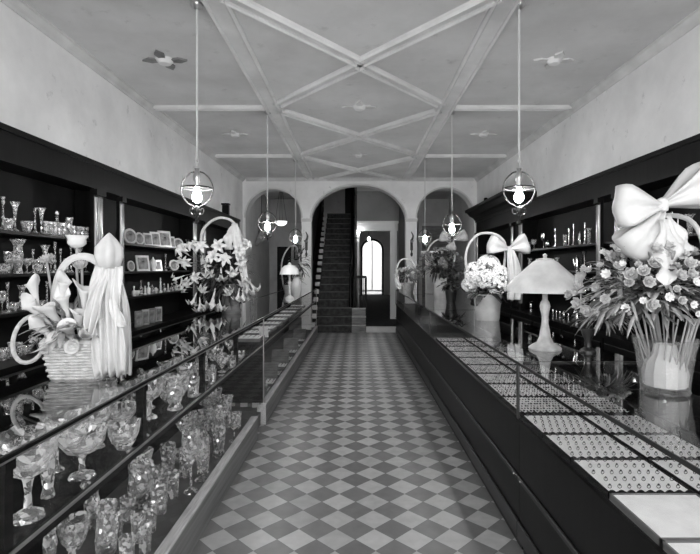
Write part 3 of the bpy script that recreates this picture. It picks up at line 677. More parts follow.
# contents of the near left showcase: (px, base py, kind, height px, width px)
def case_items(items, z, where, group, m='cut'):
    pl = []
    for it in items:
        px, py, kind, hp, wp = it[:5]
        X, Y = on(px, py, z); h, w = hp * Y / F, wp * Y / F
        X0 = X; X = max(min(X, XLf - (.036 if z > .5 else .055) - w * .5), XLb + .04 + w * .6)
        if X != X0: Y = X * F / (px - CX)
        h, w = hp * Y / F, wp * Y / F
        Y = min(max(Y, .7 + w / 2), 4.5 - w * .7)
        if kind == 'pitcher': X = min(X, XLf - .06 - w * .72)
        h = min(h, .265 if z > .5 else .5)
        ok = True
        for step in range(40):                                      # slide deeper into the case until it clears its neighbours
            ok = all((X - q[1]) ** 2 + (Y - q[0]) ** 2 > ((w + q[4]) / 2 * (1.25 if 'pitcher' in (kind, q[2]) else 1.02)) ** 2 for q in pl)
            if ok or X * 1.012 - w * .6 < XLb + .03 or Y * 1.012 > 4.45: break
            X *= 1.012; Y *= 1.012
        if not ok: continue
        pl.append([Y, X, kind, h, w])
    pl.sort()
    for k, (Y, X, kind, h, w) in enumerate(pl):
        piece(kind, X, Y, z, h, w, '%s, %s from the front, %s' % (gl_word(kind, m), ORD[k], where), group, m, rz=2.6)
case_items([(28, 532, 'compote', 86, 56), (48, 497, 'vase', 60, 20), (82, 480, 'compote', 47, 46), (57, 473, 'trumpet_vase', 50, 17), (124, 462, 'bowl', 27, 31), (98, 447, 'compote', 42, 24), (144, 436, 'goblet', 34, 14), (122, 435, 'compote', 30, 30), (175, 427, 'vase', 34, 24),
            (150, 418, 'compote', 38, 26), (172, 403, 'bowl', 22, 32), (193, 410, 'tumbler', 20, 13), (201, 398, 'vase', 26, 13), (187, 390, 'compote', 24, 20), (212, 391, 'tumbler', 14, 9), (205, 380, 'bowl', 14, 20), (222, 383, 'goblet', 18, 9), (222, 372, 'compote', 16, 14), (232, 372, 'tumbler', 12, 8), (238, 364, 'bowl', 9, 14),
            (164, 392, 'vase', 30, 14), (184, 377, 'decanter', 26, 13), (200, 366, 'pitcher', 20, 11), (214, 360, 'bowl', 12, 18), (229, 356, 'goblet', 16, 8), (140, 402, 'decanter', 34, 17), (108, 420, 'pitcher', 40, 22), (70, 445, 'bowl', 28, 44)] + back_rows(11, SH, -1.3, -1.02, 2.3, 4.45, (.13, .22), 5),
           SH, 'near left showcase upper shelf', 'cut glass on the upper shelf of the near left showcase')
case_items([(127, 566, 'tumbler', 29, 16), (145, 551, 'tumbler', 28, 14), (138, 541, 'tumbler', 27, 14), (159, 513, 'tumbler', 32, 18), (128, 522, 'tumbler', 25, 15), (140, 510, 'pitcher', 55, 30), (161, 492, 'goblet', 26, 14), (106, 553, 'pitcher', 50, 26), (74, 541, 'bowl', 30, 30), (72, 575, 'decanter', 34, 22),
            (50, 562, 'vase', 40, 20), (92, 512, 'vase', 44, 22), (116, 500, 'bowl', 22, 24), (219, 456, 'vase', 48, 20), (234, 442, 'goblet', 28, 13), (203, 473, 'tumbler', 26, 14), (191, 492, 'goblet', 62, 18), (201, 480, 'goblet', 44, 16), (186, 476, 'tumbler', 28, 14), (168, 471, 'tumbler', 27, 15), (176, 472, 'bowl', 12, 16), (200, 452, 'tumbler', 22, 12), (186, 450, 'compote', 34, 22), (172, 450, 'vase', 36, 15), (210, 440, 'decanter', 34, 15), (222, 432, 'goblet', 26, 12), (237, 428, 'tumbler', 16, 9), (152, 472, 'compote', 34, 22), (200, 430, 'bowl', 18, 22), (228, 420, 'vase', 24, 11), (133, 482, 'vase', 34, 14), (150, 531, 'tumbler', 27, 14), (116, 538, 'tumbler', 27, 14), (92, 552, 'tumbler', 28, 15), (173, 497, 'tumbler', 26, 13)] + back_rows(6, BOT, -1.3, -1.0, 2.7, 4.45, (.16, .32), 9),
           BOT, 'near left showcase floor', 'cut glass on the floor of the near left showcase')
# boxed goods in the farther left showcase
def flat_case(x, y, z, w, d, label, op=True, rz=0):
    t = thing('flatware_case', label, 'case', (x, y, z), rz, 'boxed silver in the far left showcase')
    obj('tray', B((-w / 2, w / 2, -d / 2, d / 2, 0, .035), bevel=.004), 'oak', t); obj('lining', B((-w / 2 + .012, w / 2 - .012, -d / 2 + .012, d / 2 - .012, .03, .037)), 'velvet', t)
    for i in range(5):
        xx = -w / 2 + .03 + i * (w - .06) / 4
        obj('spoon', B((xx - .004, xx + .004, -d * .3, d * .2, .037, .041), (xx - .009, xx + .009, d * .2, d * .34, .037, .042)), 'silver', t)
    if op:
        bm = B((-w / 2, w / 2, 0, .02, 0, d * .75)); bmesh.ops.rotate(bm, matrix=Matrix.Rotation(-.25, 3, 'X'), verts=bm.verts[:]); bmesh.ops.translate(bm, vec=(0, d / 2 + .001, .03), verts=bm.verts[:])
        obj('lid', bm, 'oak', t)
ys = [4.95, 5.35, 5.75, 6.2, 6.7, 7.2, 7.8, 8.4, 9.0]
for i, y in enumerate(ys):
    flat_case(-1.08, y, BOT, .24, .26, 'open case of spoons, %s from the near end on the far left showcase floor' % ORD[i], i % 2 == 0)
    flat_case(-1.1, y + .05, SH, .26, .26, 'lined spoon tray, %s from the near end on the far left showcase shelf' % ORD[i], False)
for i, (y, x) in enumerate(((4.82, -1.0), (4.84, -1.12), (4.86, -1.25), (5.14, -.98), (5.55, -1.3), (5.95, -1.3), (6.45, -1.3))):
    t = thing('jewel_box', 'upright pale box, %s from the near end on the far left showcase floor' % ORD[i], 'box', (x, y, BOT), .2, 'upright boxes in the far left showcase')
    obj('body', B((-.035, .035, -.03, .03, 0, .2 if i < 3 else .13), bevel=.003), 'card' if i < 3 else 'photo', t); obj('lid', B((-.037, .037, -.032, .032, .2 if i < 3 else .13, .225 if i < 3 else .15), bevel=.003), 'mid', t)
t = thing('display_card', 'tilted grey card leaning on the far left showcase shelf front', 'card', (-.99, 5.2, SH), .5)
bm = B((-.05, .05, 0, .004, 0, .12)); bmesh.ops.rotate(bm, matrix=Matrix.Rotation(-.3, 3, 'X'), verts=bm.verts[:]); obj('card', bm, 'greyvelvet', t)
obj('strut', prism(bmesh.new(), [(.03, .09), (.034, .09), (.075, 0), (.07, 0)], 'x', -.01, .01), 'card', t)

# ------------------------------------------------------------------ pendant lamps
def pendant(x, y, zl, label, sc=1.0):
    t = thing('pendant_lamp', label, 'lamp', (x, y, HC), 0, 'pendant lamps hanging in two rows down the shop')
    z = zl - HC
    obj('ceiling_canopy', L([(0, 0), (.05, 0), (.045, -.02), (.02, -.04), (0, -.045)], 14), 'brass', t, True)
    obj('rod', T([(0, 0, -.03), (0, 0, z + .24)], .0085, 8), 'nickel', t, True)
    bm = bmesh.new()
    for i in range(3): 
        zz = z + .235 - i * .028
        tube(bm, [(.011 * math.cos(a) * (1 if i % 2 else .2), .011 * math.cos(a) * (.2 if i % 2 else 1), zz + .02 * math.sin(a)) for a in [2 * PI * j / 10 for j in range(10)]], .0035, 5, closed=True)
    obj('chain', bm, 'nickel', t, True)
    obj('socket', L([(0, .155), (.02, .15), (.012, .13), (.028, .10), (.03, .06), (.018, .04), (.02, .005), (0, 0)], 14, c=(0, 0, z)), 'brass', t, True)
    bm = T([(.112 * math.cos(a), .112 * math.sin(a), z) for a in [2 * PI * j / 28 for j in range(28)]], .0055, 6, closed=True)
    for j in range(3): tube(bm, [(0, 0, z + .004), (.11 * math.cos(j * 2.094), .11 * math.sin(j * 2.094), z)], .004, 5)
    obj('gallery_ring', bm, 'iron', t, True)
    obj('bulb', L([(0, .005), (.014, .0), (.016, -.02), (.033, -.055), (.036, -.075), (.028, -.10), (.01, -.115), (0, -.117)], 16, c=(0, 0, z)), 'bulb', t, True)
    for s in (-1, 1):
        arm = [(s * .02, 0, z + .125), (s * .055, 0, z + .112), (s * .10, 0, z + .065), (s * .123, 0, z), (s * .112, 0, z - .06), (s * .075, 0, z - .115), (s * .03, 0, z - .14), (s * .012, 0, z - .17)]
        a = obj('arm', T(spline(arm, 24), .006, 6), 'iron', t, True)
        scr = [(s * .008, 0, z - .19), (s * .03, 0, z - .205), (s * .05, 0, z - .19), (s * .052, 0, z - .165), (s * .038, 0, z - .155), (s * .032, 0, z - .17)]
        obj('scroll', T(spline(scr, 16), .005, 6), 'iron', a, True)
    obj('finial', L([(0, -.135), (.012, -.14), (.022, -.16), (.018, -.185), (.008, -.2), (.014, -.215), (.006, -.235), (0, -.245)], 12, c=(0, 0, z)), 'iron', t, True)
PL = [(197, 3.75, 188, 'nearest on the left above the white flower basket'), (519, 3.75, 188, 'nearest on the right, above the table lamp'), (267.5, 6.35, 222, 'second on the left, in front of the left arch'), (452, 6.35, 224, 'second on the right, before the right arch'), (295.5, 9.2, 236, 'farthest on the left, beside the left pier'), (425, 9.0, 236, 'farthest on the right, beside the right pier')]
for px, Y, py, l in PL: pendant(wx(px, Y), Y, wz(py, Y), 'ring pendant lamp on a rod, ' + l)
# bowl light on cords in the left rear room
X, Y = wx(281, 12.6), 12.6; zb = wz(226, Y)
t = thing('bowl_light', 'white glass bowl light hung on cords inside the left arch', 'lamp', (X, Y, HC))
obj('bowl', L([(0, 0), (.08, .015), (.14, .06), (.16, .12), (.15, .12), (.13, .065), (.07, .025), (0, .012)], 20, c=(0, 0, zb - HC)), 'lowbulb', t, True)
for i in range(4):
    a = i * PI / 2 + .4; obj('cord', T([(.15 * math.cos(a), .15 * math.sin(a), zb - HC + .115), (.03 * math.cos(a), .03 * math.sin(a), -.02)], .006, 5), 'cord', t)
obj('canopy', L([(0, 0), (.07, 0), (.05, -.03), (0, -.04)], 12), 'brass', t, True)
# large tilted reflector in the left rear room
X, Y = wx(262, 12.2), 12.2; zb = wz(236, Y)
t = thing('hanging_reflector', 'large pale tilted glass reflector hanging inside the left arch', 'reflector', (X, Y, zb))
obj('dish', L([(0, -.1), (.12, -.085), (.22, -.04), (.29, .03), (.285, .035), (.21, -.03), (.1, -.075), (0, -.088)], 24, M=Matrix.Rotation(math.radians(-62), 4, 'Y') @ Matrix.Rotation(.4, 4, 'X')), 'pot', t, True)
obj('bulb', L([(0, -.08), (.04, -.04), (.05, .02), (.03, .09), (0, .1)], 14, M=Matrix.Rotation(math.radians(-62), 4, 'Y'), c=(.03, 0, -.06)), 'milk', t, True)
obj('hanger', T([(-.1, 0, .05), (-.02, 0, .3), (0, 0, HC - zb)], .008, 6), 'iron', t)

# ------------------------------------------------------------------ flowers
def petal(bm, M, l, w, curl, cup=.15):
    nl, nw = 4, 2; vs = []
    for i in range(nl + 1):
        t = i / nl; ww = w * math.sin(PI * (.12 + .80 * t)) * (1 if t < .9 else .75)
        row = []
        for j in range(-nw // 2, nw // 2 + 1):
            x = j * ww / (nw / 2) * .5
            row.append(bm.verts.new(M @ Vector((x, t * l * math.cos(curl * t), t * l * math.sin(curl * t) + cup * abs(x)))))
        vs.append(row)
    for a, b in zip(vs, vs[1:]):
        for j in range(len(a) - 1): bm.faces.new((a[j], a[j + 1], b[j + 1], b[j]))
def blossom_mesh(r, layers=((6, 1, .25), (5, .75, .7), (4, .5, 1.1)), w=.8, bm=None, M=None):
    bm = bm or bmesh.new(); M = M or Matrix()
    for n, l, c in layers:
        ph = random.uniform(0, 6)
        for i in range(n): petal(bm, M @ Matrix.Rotation(2 * PI * i / n + ph, 4, 'Z') @ Matrix.Rotation(c, 4, 'X'), r * l, r * w * l, .5)
    return bm
def lily_mesh(l=.14, r=.055):
    bm = bmesh.new(); n = 24; rings = []
    prof = [(.05, 0), (.1, .15), (.14, .4), (.26, .68), (.5, .86), (.85, .97), (1.15, .95)]
    for k, (rr, z) in enumerate(prof):
        ring = []
        for i in range(n):
            a = 2 * PI * i / n; mod = 1 + (max(0, k - 3) / 3) * (.35 * math.cos(6 * a) )
            ring.append(bm.verts.new((rr * r * mod * math.cos(a), rr * r * mod * math.sin(a), z * l - (max(0, k - 4) * .012 * (math.cos(6 * a) + .3) * l / .14))))
        rings.append(ring)
    for a, b in zip(rings, rings[1:]):
        for i in range(n): bm.faces.new((a[i], a[(i + 1) % n], b[(i + 1) % n], b[i]))
    bm.faces.new(rings[0][::-1])
    return bm
def leafblade(bm, p, d, l, w, droop=.5):
    d = Vector(d).normalized(); s = d.cross(Vector((0, 0, 1)))
    if s.length < .1: s = Vector((1, 0, 0))
    s.normalize(); pts = []; sd = []
    for i in range(5):
        t = i / 4; q = Vector(p) + d * l * t + Vector((0, 0, -droop * l * t * t)); pts.append(q); sd.append(s * w * .5 * math.sin(PI * (.1 + .85 * t)))
    strip(bm, pts, sd)
def copy_part(o, M, parent):
    c = o.copy(); COL.objects.link(c); c.parent = parent; c.matrix_local = M; return c
class Protos: pass
def flowers(parent, name, proto, places):
    """places: list of (pos, dir, scale); the first one moves the proto itself"""
    for i, (p, d, s) in enumerate(places):
        M = Matrix.Translation(Vector(p)) @ orient(d, random.uniform(0, 6)) @ Matrix.Diagonal((s, s, s, 1))
        if i == 0:
            proto.parent = parent; proto.matrix_local = M
        else: copy_part(proto, M, parent)
def bow_loop(t, c, ang, ln, hw, m='white', depth=.35, name='bow_loop'):
    """a ribbon loop leaving the knot at angle ang (in the upright plane), its broad side to the front"""
    d = Vector((math.cos(ang), 0, math.sin(ang))); v = Vector((-math.sin(ang), 0, math.cos(ang)))
    n, K = 18, 8; rows = []
    for i in range(n + 1):
        u = i / n; a = u * 2 * PI; out = .5 - .5 * math.cos(a)
        p = Vector(c) + d * ln * out ** .8 + Vector((0, 1, 0)) * (-ln * depth * math.sin(a) * (.35 + .65 * out))
        w = hw * (.14 + .86 * min(1, out * 1.25) ** .9)
        row = []
        for j in range(K + 1):
            x = 2 * j / K - 1
            row.append(bm_v(p + v * w * x + Vector((0, 1, 0)) * (.16 * hw * math.sin(5 * x + 2 * u) * (1.1 - out * .5)) + d * (.10 * ln * (1 - x * x) * out)))
        rows.append(row)
    bm = bmesh.new(); V = [[bm.verts.new(q) for q in r] for r in rows]
    for a, b in zip(V, V[1:]):
        for j in range(K): bm.faces.new((a[j], a[j + 1], b[j + 1], b[j]))
    return obj(name, bm, m, t, 'all', solid=.003)
def bm_v(q): return q
def bow_knot(t, c, r, m='white'):
    return obj('bow_knot', L([(0, -r), (r * .6, -r * .75), (r * .8, 0), (r * .6, r * .75), (0, r)], 12, c=tuple(c)), m, t, True)
def drape(t, ctrl, ws, side, pleats=4, amp=.012, n=26, K=20, m='white', name='ribbon_fall', hem=.0):
    P_ = spline(ctrl, n); sd = Vector(side).normalized(); nr = sd.cross(Vector((0, 0, 1))).normalized(); V = []
    bm = bmesh.new()
    for i, p in enumerate(P_):
        u = i / n * (len(ws) - 1); k = min(int(u), len(ws) - 2); w = ws[k] + (ws[k + 1] - ws[k]) * (u - k); f = i / n
        V.append([bm.verts.new(p + sd * w * (2 * j / K - 1) * (1 + .12 * math.sin(9 * f + j)) + nr * amp * (.4 + f) * math.sin(2 * PI * pleats * j / K + 2.5 * f + .6 * math.sin(7 * f)) + Vector((0, 0, hem * f * abs(math.sin(PI * pleats * j / K))))) for j in range(K + 1)])
    for a, b in zip(V, V[1:]):
        for j in range(K): bm.faces.new((a[j], a[j + 1], b[j + 1], b[j]))
    return obj(name, bm, m, t, 'all', solid=.0025)
def sph(c, R, sx=1, sy=1, sz=1, zmin=-.3, ymax=1.0):
    while True:
        v = Vector((random.gauss(0, 1), random.gauss(0, 1), random.gauss(0, 1))).normalized()
        if v.z >= zmin and v.y <= ymax: return Vector(c) + Vector((v.x * R * sx, v.y * R * sy, v.z * R * sz)), v
def foliage(t, c, R, n, m, ls=(.06, .12), w=.03, s=(1, 1, 1), zmin=-.5, name='foliage', droop=.4):
    bm = bmesh.new()
    for i in range(n):
        p, v = sph(c, R * random.uniform(.25, .95), *s, zmin=zmin)
        if p.z < ls[1] + .02: continue
        leafblade(bm, p, v + Vector((random.uniform(-.6, .6), random.uniform(-.6, .6), random.uniform(-.3, .6))), random.uniform(*ls), w * random.uniform(.6, 1.2), droop)
    return stuff(obj(name, bm, m, t, 'all', solid=.0012))

# 1. big bow bouquet in a clear vase, right counter front
X, Y = on(665, 391, ZR)
t = thing('flower_vase', 'large mixed bouquet in a clear glass vase with a huge white bow, right counter front', 'flower arrangement', (X, Y, ZR))
h = .215; r0, r1 = .088, .118
vs = obj('vase', L([(0, 0), (r0, 0), (r0, .02), (r0 * 1.05, h * .3), (r1 * .9, h * .75), (r1, h), (r1 - .006, h), (r1 * .9 - .007, h * .75), (r0 * 1.05 - .008, h * .3), (r0 - .008, .02), (0, .02)], 28, flute=.01, nf=14), 'vase', t, True)
stm = obj('stem', T([(0, 0, 0), (0, 0, .3)], .0034, 6), 'stem', t, True)
pl = []
for i in range(34):
    a = random.uniform(0, 6.28); b = random.uniform(.02, .07)
    p = Vector((b * math.cos(a), b * math.sin(a), .025)); q = Vector((random.uniform(.8, 1.35) * .1 * math.cos(a + .5), .1 * math.sin(a + .5), .3))
    pl.append((p, q - p, (q - p).length / .3))
flowers(t, 'stem', stm, pl)
obj('paper_wrap', L([(0, .022), (r0 * .86, .024), (r0 * .9, .07), (r0 * .78, .12), (r0 * .5, .155), (r0 * .42, .19), (r0 * .38, .19), (r0 * .4, .15), (0, .11)], 36, flute=.05, nf=12), 'white', t, True)
C0 = (-.04, -.02, .40)
foliage(t, C0, .25, 420, 'grass', (.06, .12), .018, (1.25, .8, .85))
foliage(t, C0, .25, 300, 'leaf', (.05, .08), .03, (1.25, .8, .8), name='leaves')
b1 = obj('carnation', blossom_mesh(.034, ((7, 1, .15), (8, .85, .5), (8, .7, .85), (6, .5, 1.15), (4, .3, 1.35)), .75), 'pale', t, 'all', solid=.0008)
b2 = obj('daisy', blossom_mesh(.028, ((8, 1, .1), (6, .5, .9)), .6), 'petal', t, 'all', solid=.0008)
pl1, pl2 = [], []
for i in range(124):
    p, v = sph(C0, .255, 1.25, .85, .75, zmin=-.45, ymax=.3)
    p += Vector((random.uniform(-.02, .02), random.uniform(-.03, .03), random.uniform(-.02, .03)))
    (pl1 if i % 4 < 3 else pl2).append((p, v + Vector((random.uniform(-.4, .4), -.4 + random.uniform(-.3, .3), .2)), random.uniform(.5, .95)))
flowers(t, 'carnation', b1, pl1); flowers(t, 'daisy', b2, pl2)
hd = spline([(.19, .03, .22), (.19, .03, .5), (.15, .03, .66), (.06, .03, .71), (-.06, .03, .68), (-.16, .03, .5), (-.16, .03, .3)], 30)
obj('handle', T(hd, .010, 8), 'white', t, True)
KB = (-.085, -.12, .735)
bow_loop(t, KB, math.radians(182), .165, .08); bow_loop(t, KB, math.radians(24), .22, .09); bow_loop(t, (-.075, -.10, .72), math.radians(232), .20, .07); bow_knot(t, KB, .03)
# broad ribbon swags hanging off the bow on its left side
def swag(t, ctrl, ws, side=(1, .25, .1), name='bow_tail', m='white', n=16, wave=.5):
    P_ = spline(ctrl, n); sd = []
    for i in range(n + 1):
        u = i / n * (len(ws) - 1); k = min(int(u), len(ws) - 2); w = ws[k] + (ws[k + 1] - ws[k]) * (u - k)
        s = Vector(side).normalized(); s = Matrix.Rotation(wave * math.sin(i * .9), 3, 'Z') @ s
        sd.append(s * w)
    bm = bmesh.new()
    K = 6; grid = []
    for p, s in zip(P_, sd):
        nrm = s.cross(Vector((0, 0, 1))); nrm = nrm.normalized() if nrm.length > 1e-4 else Vector((0, 1, 0))
        grid.append([bm.verts.new(p + s * (2 * j / K - 1) + nrm * (s.length * .22 * math.sin(j * 1.9 + p.z * 18))) for j in range(K + 1)])
    for a, b in zip(grid, grid[1:]):
        for j in range(K): bm.faces.new((a[j], a[j + 1], b[j + 1], b[j]))
    return obj(name, bm, m, t, 'all', solid=.003)
swag(t, [(-.08, -.13, .68), (-.10, -.17, .56), (-.115, -.19, .48), (-.12, -.20, .42)], [.03, .055, .045, .008])
swag(t, [(-.06, -.11, .70), (-.03, -.15, .60), (-.04, -.17, .53)], [.02, .035, .03])
# 2. small arrangement left of the big vase
X, Y = on(588, 352, ZR)
t = thing('flower_bowl', 'small fern and white flower bunch in a dark slim vase beside the bouquet', 'flower arrangement', (X, Y, ZR))
obj('vase', L([(0, 0), (.045, 0), (.045, .01), (.02, .03), (.018, .07), (.035, .11), (.042, .14), (.036, .14), (.03, .11), (0, .09)], 18), 'darkpot', t, True)
foliage(t, (.10, .02, .2), .10, 190, 'grass', (.05, .1), .014, (1.4, .9, .6), name='fern')
fb = obj('blossom', blossom_mesh(.032, ((7, 1, .1), (6, .7, .6), (4, .4, 1)), .6), 'petal', t, 'all', solid=.0008)
flowers(t, 'blossom', fb, [(sph((.11, .0, .22), .09, 1.2, .8, .45, zmin=0, ymax=.4)[0], Vector((random.uniform(-.4, .4), -.6, .8)), random.uniform(.8, 1.2)) for i in range(13)])

# 3. table lamp
X, Y = on(545, 349, ZR); Y_ = Y
t = thing('table_lamp', 'table lamp with a wide conical painted shade on the right counter', 'lamp', (X, Y, ZR))
k1 = Y / F
zt, zb = wz(260, Y) - ZR, wz(292, Y) - ZR
obj('base', L([(0, 0), (.095, 0), (.098, .008), (.085, .02), (.05, .04), (.034, .075), (.03, .11), (.022, .15), (.02, .2), (.028, .24), (.032, .26), (.026, .285), (.016, .3), (.016, zb + .06), (0, zb + .06)], 24, flute=.02, nf=8), 'base', t, True)
R_ = .224
obj('shade', L([(.05, zt), (.072, zt - .012), (.145, zb + .115), (.195, zb + .07), (R_ - .006, zb + .038), (R_, zb + .03), (R_ + .001, zb), (R_ - .005, zb), (R_ - .009, zb + .034), (.192, zb + .065), (.142, zb + .109), (.068, zt - .018), (.05, zt - .008)], 36), 'shade', t, True)
obj('finial', L([(0, zt - .01), (.055, zt - .008), (.052, zt + .006), (.012, zt + .012), (.01, zt + .02), (.014, zt + .03), (0, zt + .042)], 16), 'base', t, True)
obj('shade_spider', B((-.06, .06, -.004, .004, zt - .014, zt - .008), (-.004, .004, -.06, .06, zt - .014, zt - .008), (-.006, .006, -.006, .006, zb + .05, zt - .008)), 'brass', t)
obj('bulb', L([(0, zb + .13), (.02, zb + .125), (.032, zb + .09), (.02, zb + .06), (0, zb + .058)], 12), 'milk', t, True)
obj('pull_chain', T([(.19, -.06, zb + .03), (.192, -.06, zb - .09)], .004, 6), 'brass', t)

# 4. hydrangea basket
X, Y = on(487.5, 320, ZR)
t = thing('hydrangea_basket', 'white hydrangea in a pale pot with an arched handle and white bow', 'flower arrangement', (X, Y, ZR))
obj('pot', L([(0, 0), (.105, 0), (.11, .01), (.118, .12), (.128, .22), (.132, .245), (.122, .245), (.115, .21), (.0, .20)], 26), 'pot', t, True)
obj('handle', T(spline([(-.115, 0, .23), (-.2, 0, .5), (-.19, 0, .68), (-.1, 0, .80), (.02, 0, .82), (.12, 0, .78), (.17, 0, .66), (.12, 0, .23)], 36), .012, 8), 'white', t, True)
fl = obj('flower_head', (lambda: (lambda bm: bm)(bmesh.new()))(), 'petal', t) if False else None
bm = bmesh.new()
for i in range(110):
    p, v = sph((0, 0, 0), .085, zmin=-.6); blossom_mesh(.026, ((4, 1, .15),), .95, bm, Matrix.Translation(p) @ orient(v, random.uniform(0, 6)))
hh = obj('flower_head', bm, 'hydrangea', t, 'all', solid=.001)
flowers(t, 'flower_head', hh, [(p, (random.uniform(-.2, .2), -.3, 1), s) for p, s in (((0, -.02, .50), 1.15), ((-.12, -.03, .42), 1.0), ((.09, -.05, .42), 1.0), ((-.04, -.12, .38), 1.0), ((.05, .08, .45), 1.0), ((-.17, 0, .33), .75), ((.05, -.14, .33), .9), ((-.1, .08, .45), 1))])
foliage(t, (0, -.02, .28), .15, 70, 'leaf', (.07, .12), .07, (1.1, 1, .5), zmin=-.6, name='leaves')
KB = (.175, -.10, .665)
bow_loop(t, KB, math.radians(166), .19, .085); bow_loop(t, KB, math.radians(18), .17, .095); bow_knot(t, KB, .03)
drape(t, [(.18, -.115, .66), (.19, -.14, .5), (.195, -.15, .36), (.20, -.15, .20)], [.03, .05, .055, .06], (1, .1, 0), 2, .012, name='bow_tail')
drape(t, [(.20, -.10, .66), (.245, -.11, .5), (.26, -.11, .36), (.26, -.11, .25)], [.015, .03, .035, .035], (1, -.3, 0), 1, .01, name='bow_tail')

# 5. rose basket and pale vase
X, Y = on(440, 297, ZR); X = 1.36; Y = 7.9
t = thing('rose_basket', 'dark roses spilling from a pale vase behind the hydrangea', 'flower arrangement', (X, Y, ZR))
obj('vase', L([(0, 0), (.1, 0), (.12, .05), (.115, .2), (.13, .32), (.12, .32), (.1, .2), (0, .1)], 22), 'pot', t, True)
foliage(t, (0, 0, .5), .3, 240, 'darkleaf', (.08, .16), .05, (1.15, .8, .85))
rs = obj('rose', blossom_mesh(.055, ((6, 1, .2), (5, .75, .7), (4, .5, 1.1)), .85), 'rose', t, 'all', solid=.001)
flowers(t, 'rose', rs, [(p, v + Vector((0, -.6, .1)), random.uniform(.8, 1.2)) for p, v in [sph((0, 0, .52), .3, 1.15, .8, .85, zmin=-.5, ymax=.3) for i in range(30)]])
obj('handle', T(spline([(-.12, 0, .3), (-.24, 0, .6), (-.17, 0, .85), (0, 0, .95), (.17, 0, .85), (.22, 0, .6), (.12, 0, .3)], 30), .014, 8), 'wicker', t, True)
KB = (.17, -.14, .93)
bow_loop(t, KB, math.radians(160), .2, .09, 'pale'); bow_loop(t, KB, math.radians(22), .22, .1, 'pale'); bow_loop(t, KB, math.radians(255), .15, .08, 'pale'); bow_knot(t, KB, .03, 'pale')
X, Y = 1.33, 6.9
t = thing('plant_pot', 'dark leafy plant in a dark pot left of the hydrangea', 'plant', (X, Y, ZR))
obj('pot', L([(0, 0), (.06, 0), (.085, .16), (.09, .18), (.08, .18), (0, .15)], 18), 'darkpot', t, True)
foliage(t, (0, 0, .26), .14, 90, 'darkleaf', (.07, .13), .06, name='leaves')
t = thing('display_plinth', 'pale square plinth behind the roses on the right counter', 'plinth', (1.40, 9.1, ZR))
obj('column', B((-.12, .12, -.07, .07, 0, .75), bevel=.01), 'rear', t); obj('cap', B((-.2, .2, -.085, .085, .75, .8), bevel=.006), 'mid', t)
# 6. far basket on the right counter end
X, Y = .98, 9.75
t = thing('flower_basket', 'pale flower basket with a hooped handle at the far right counter end', 'flower arrangement', (X, Y, ZR))
obj('basket', L([(0, 0), (.13, 0), (.15, .08), (.17, .18), (.16, .18), (.13, .1), (0, .08)], 22, flute=.03, nf=11), 'wicker', t, True)
obj('handle', T(spline([(-.16, 0, .15), (-.2, 0, .42), (-.12, 0, .62), (0, 0, .66), (.13, 0, .6), (.19, 0, .4), (.16, 0, .15)], 30), .016, 8), 'white', t, True)
foliage(t, (.04, 0, .32), .2, 120, 'grass', (.08, .16), .04, (1.2, .8, .8))
fb = obj('blossom', blossom_mesh(.055), 'pale', t, 'all', solid=.001)
flowers(t, 'blossom', fb, [(p, v + Vector((0, -.6, .1)), random.uniform(.8, 1.2)) for p, v in [sph((.05, 0, .33), .2, 1.3, .8, .8, zmin=-.4, ymax=.3) for i in range(18)]])
swag(t, [(-.18, -.05, .45), (-.2, -.1, .3), (-.17, -.14, .15), (-.12, -.16, .06)], [.03, .05, .06, .05], name='ribbon')

# 7. white ribboned basket, left counter front
X, Y = on(88, 374, ZL); X = -1.19; Y = 2.12
t = thing('flower_basket', 'white wicker basket of callas with tall white ribbon, left counter front', 'flower arrangement', (X, Y, ZL), .12)
bm = bmesh.new()
w0, d0, w1, d1, hb = .105, .085, .135, .105, .15
nl = 12
def ringpts(k):
    u = k / nl; w = w0 + (w1 - w0) * u; d = d0 + (d1 - d0) * u; z = .004 + hb * u
    pts = []
    for i in range(32):
        a = 2 * PI * i / 32; c, s = math.cos(a), math.sin(a); q = max(abs(c), abs(s)) ** .75
        wob = .003 * (1 if (i + k) % 2 else -1)
        pts.append(((w + wob) * c / q, (d + wob) * s / q, z))
    return pts
for k in range(nl + 1): tube(bm, ringpts(k), .0068, 5, closed=True)
obj('weave', bm, 'wicker', t, True)
bm = bmesh.new(); 
a_, b_ = ringpts(0), ringpts(nl)
for i in range(0, 32, 2): tube(bm, [a_[i], b_[i]], .004, 5)
prism(bm, [(p[0], p[1]) for p in a_], 'z', .0, .008)
obj('stakes', bm, 'wicker', t)
obj('rim', T(ringpts(nl), .012, 6, closed=True), 'wicker', t, True)
obj('handle', T(spline([(-.12, .0, .14), (-.118, 0, .35), (-.082, 0, .47), (-.02, 0, .515), (.05, 0, .50), (.09, 0, .44), (.12, 0, .28), (.125, 0, .14)], 36), .018, 8, flat=.6), 'white', t, True)
rr = [( -.20 + .066 * math.cos(a), -.03 + .03 * math.sin(a), .165 + .095 * math.sin(a)) for a in [2 * PI * i / 24 for i in range(24)]]
obj('side_loop', T(rr, .009, 7, closed=True), 'wicker', t, True)
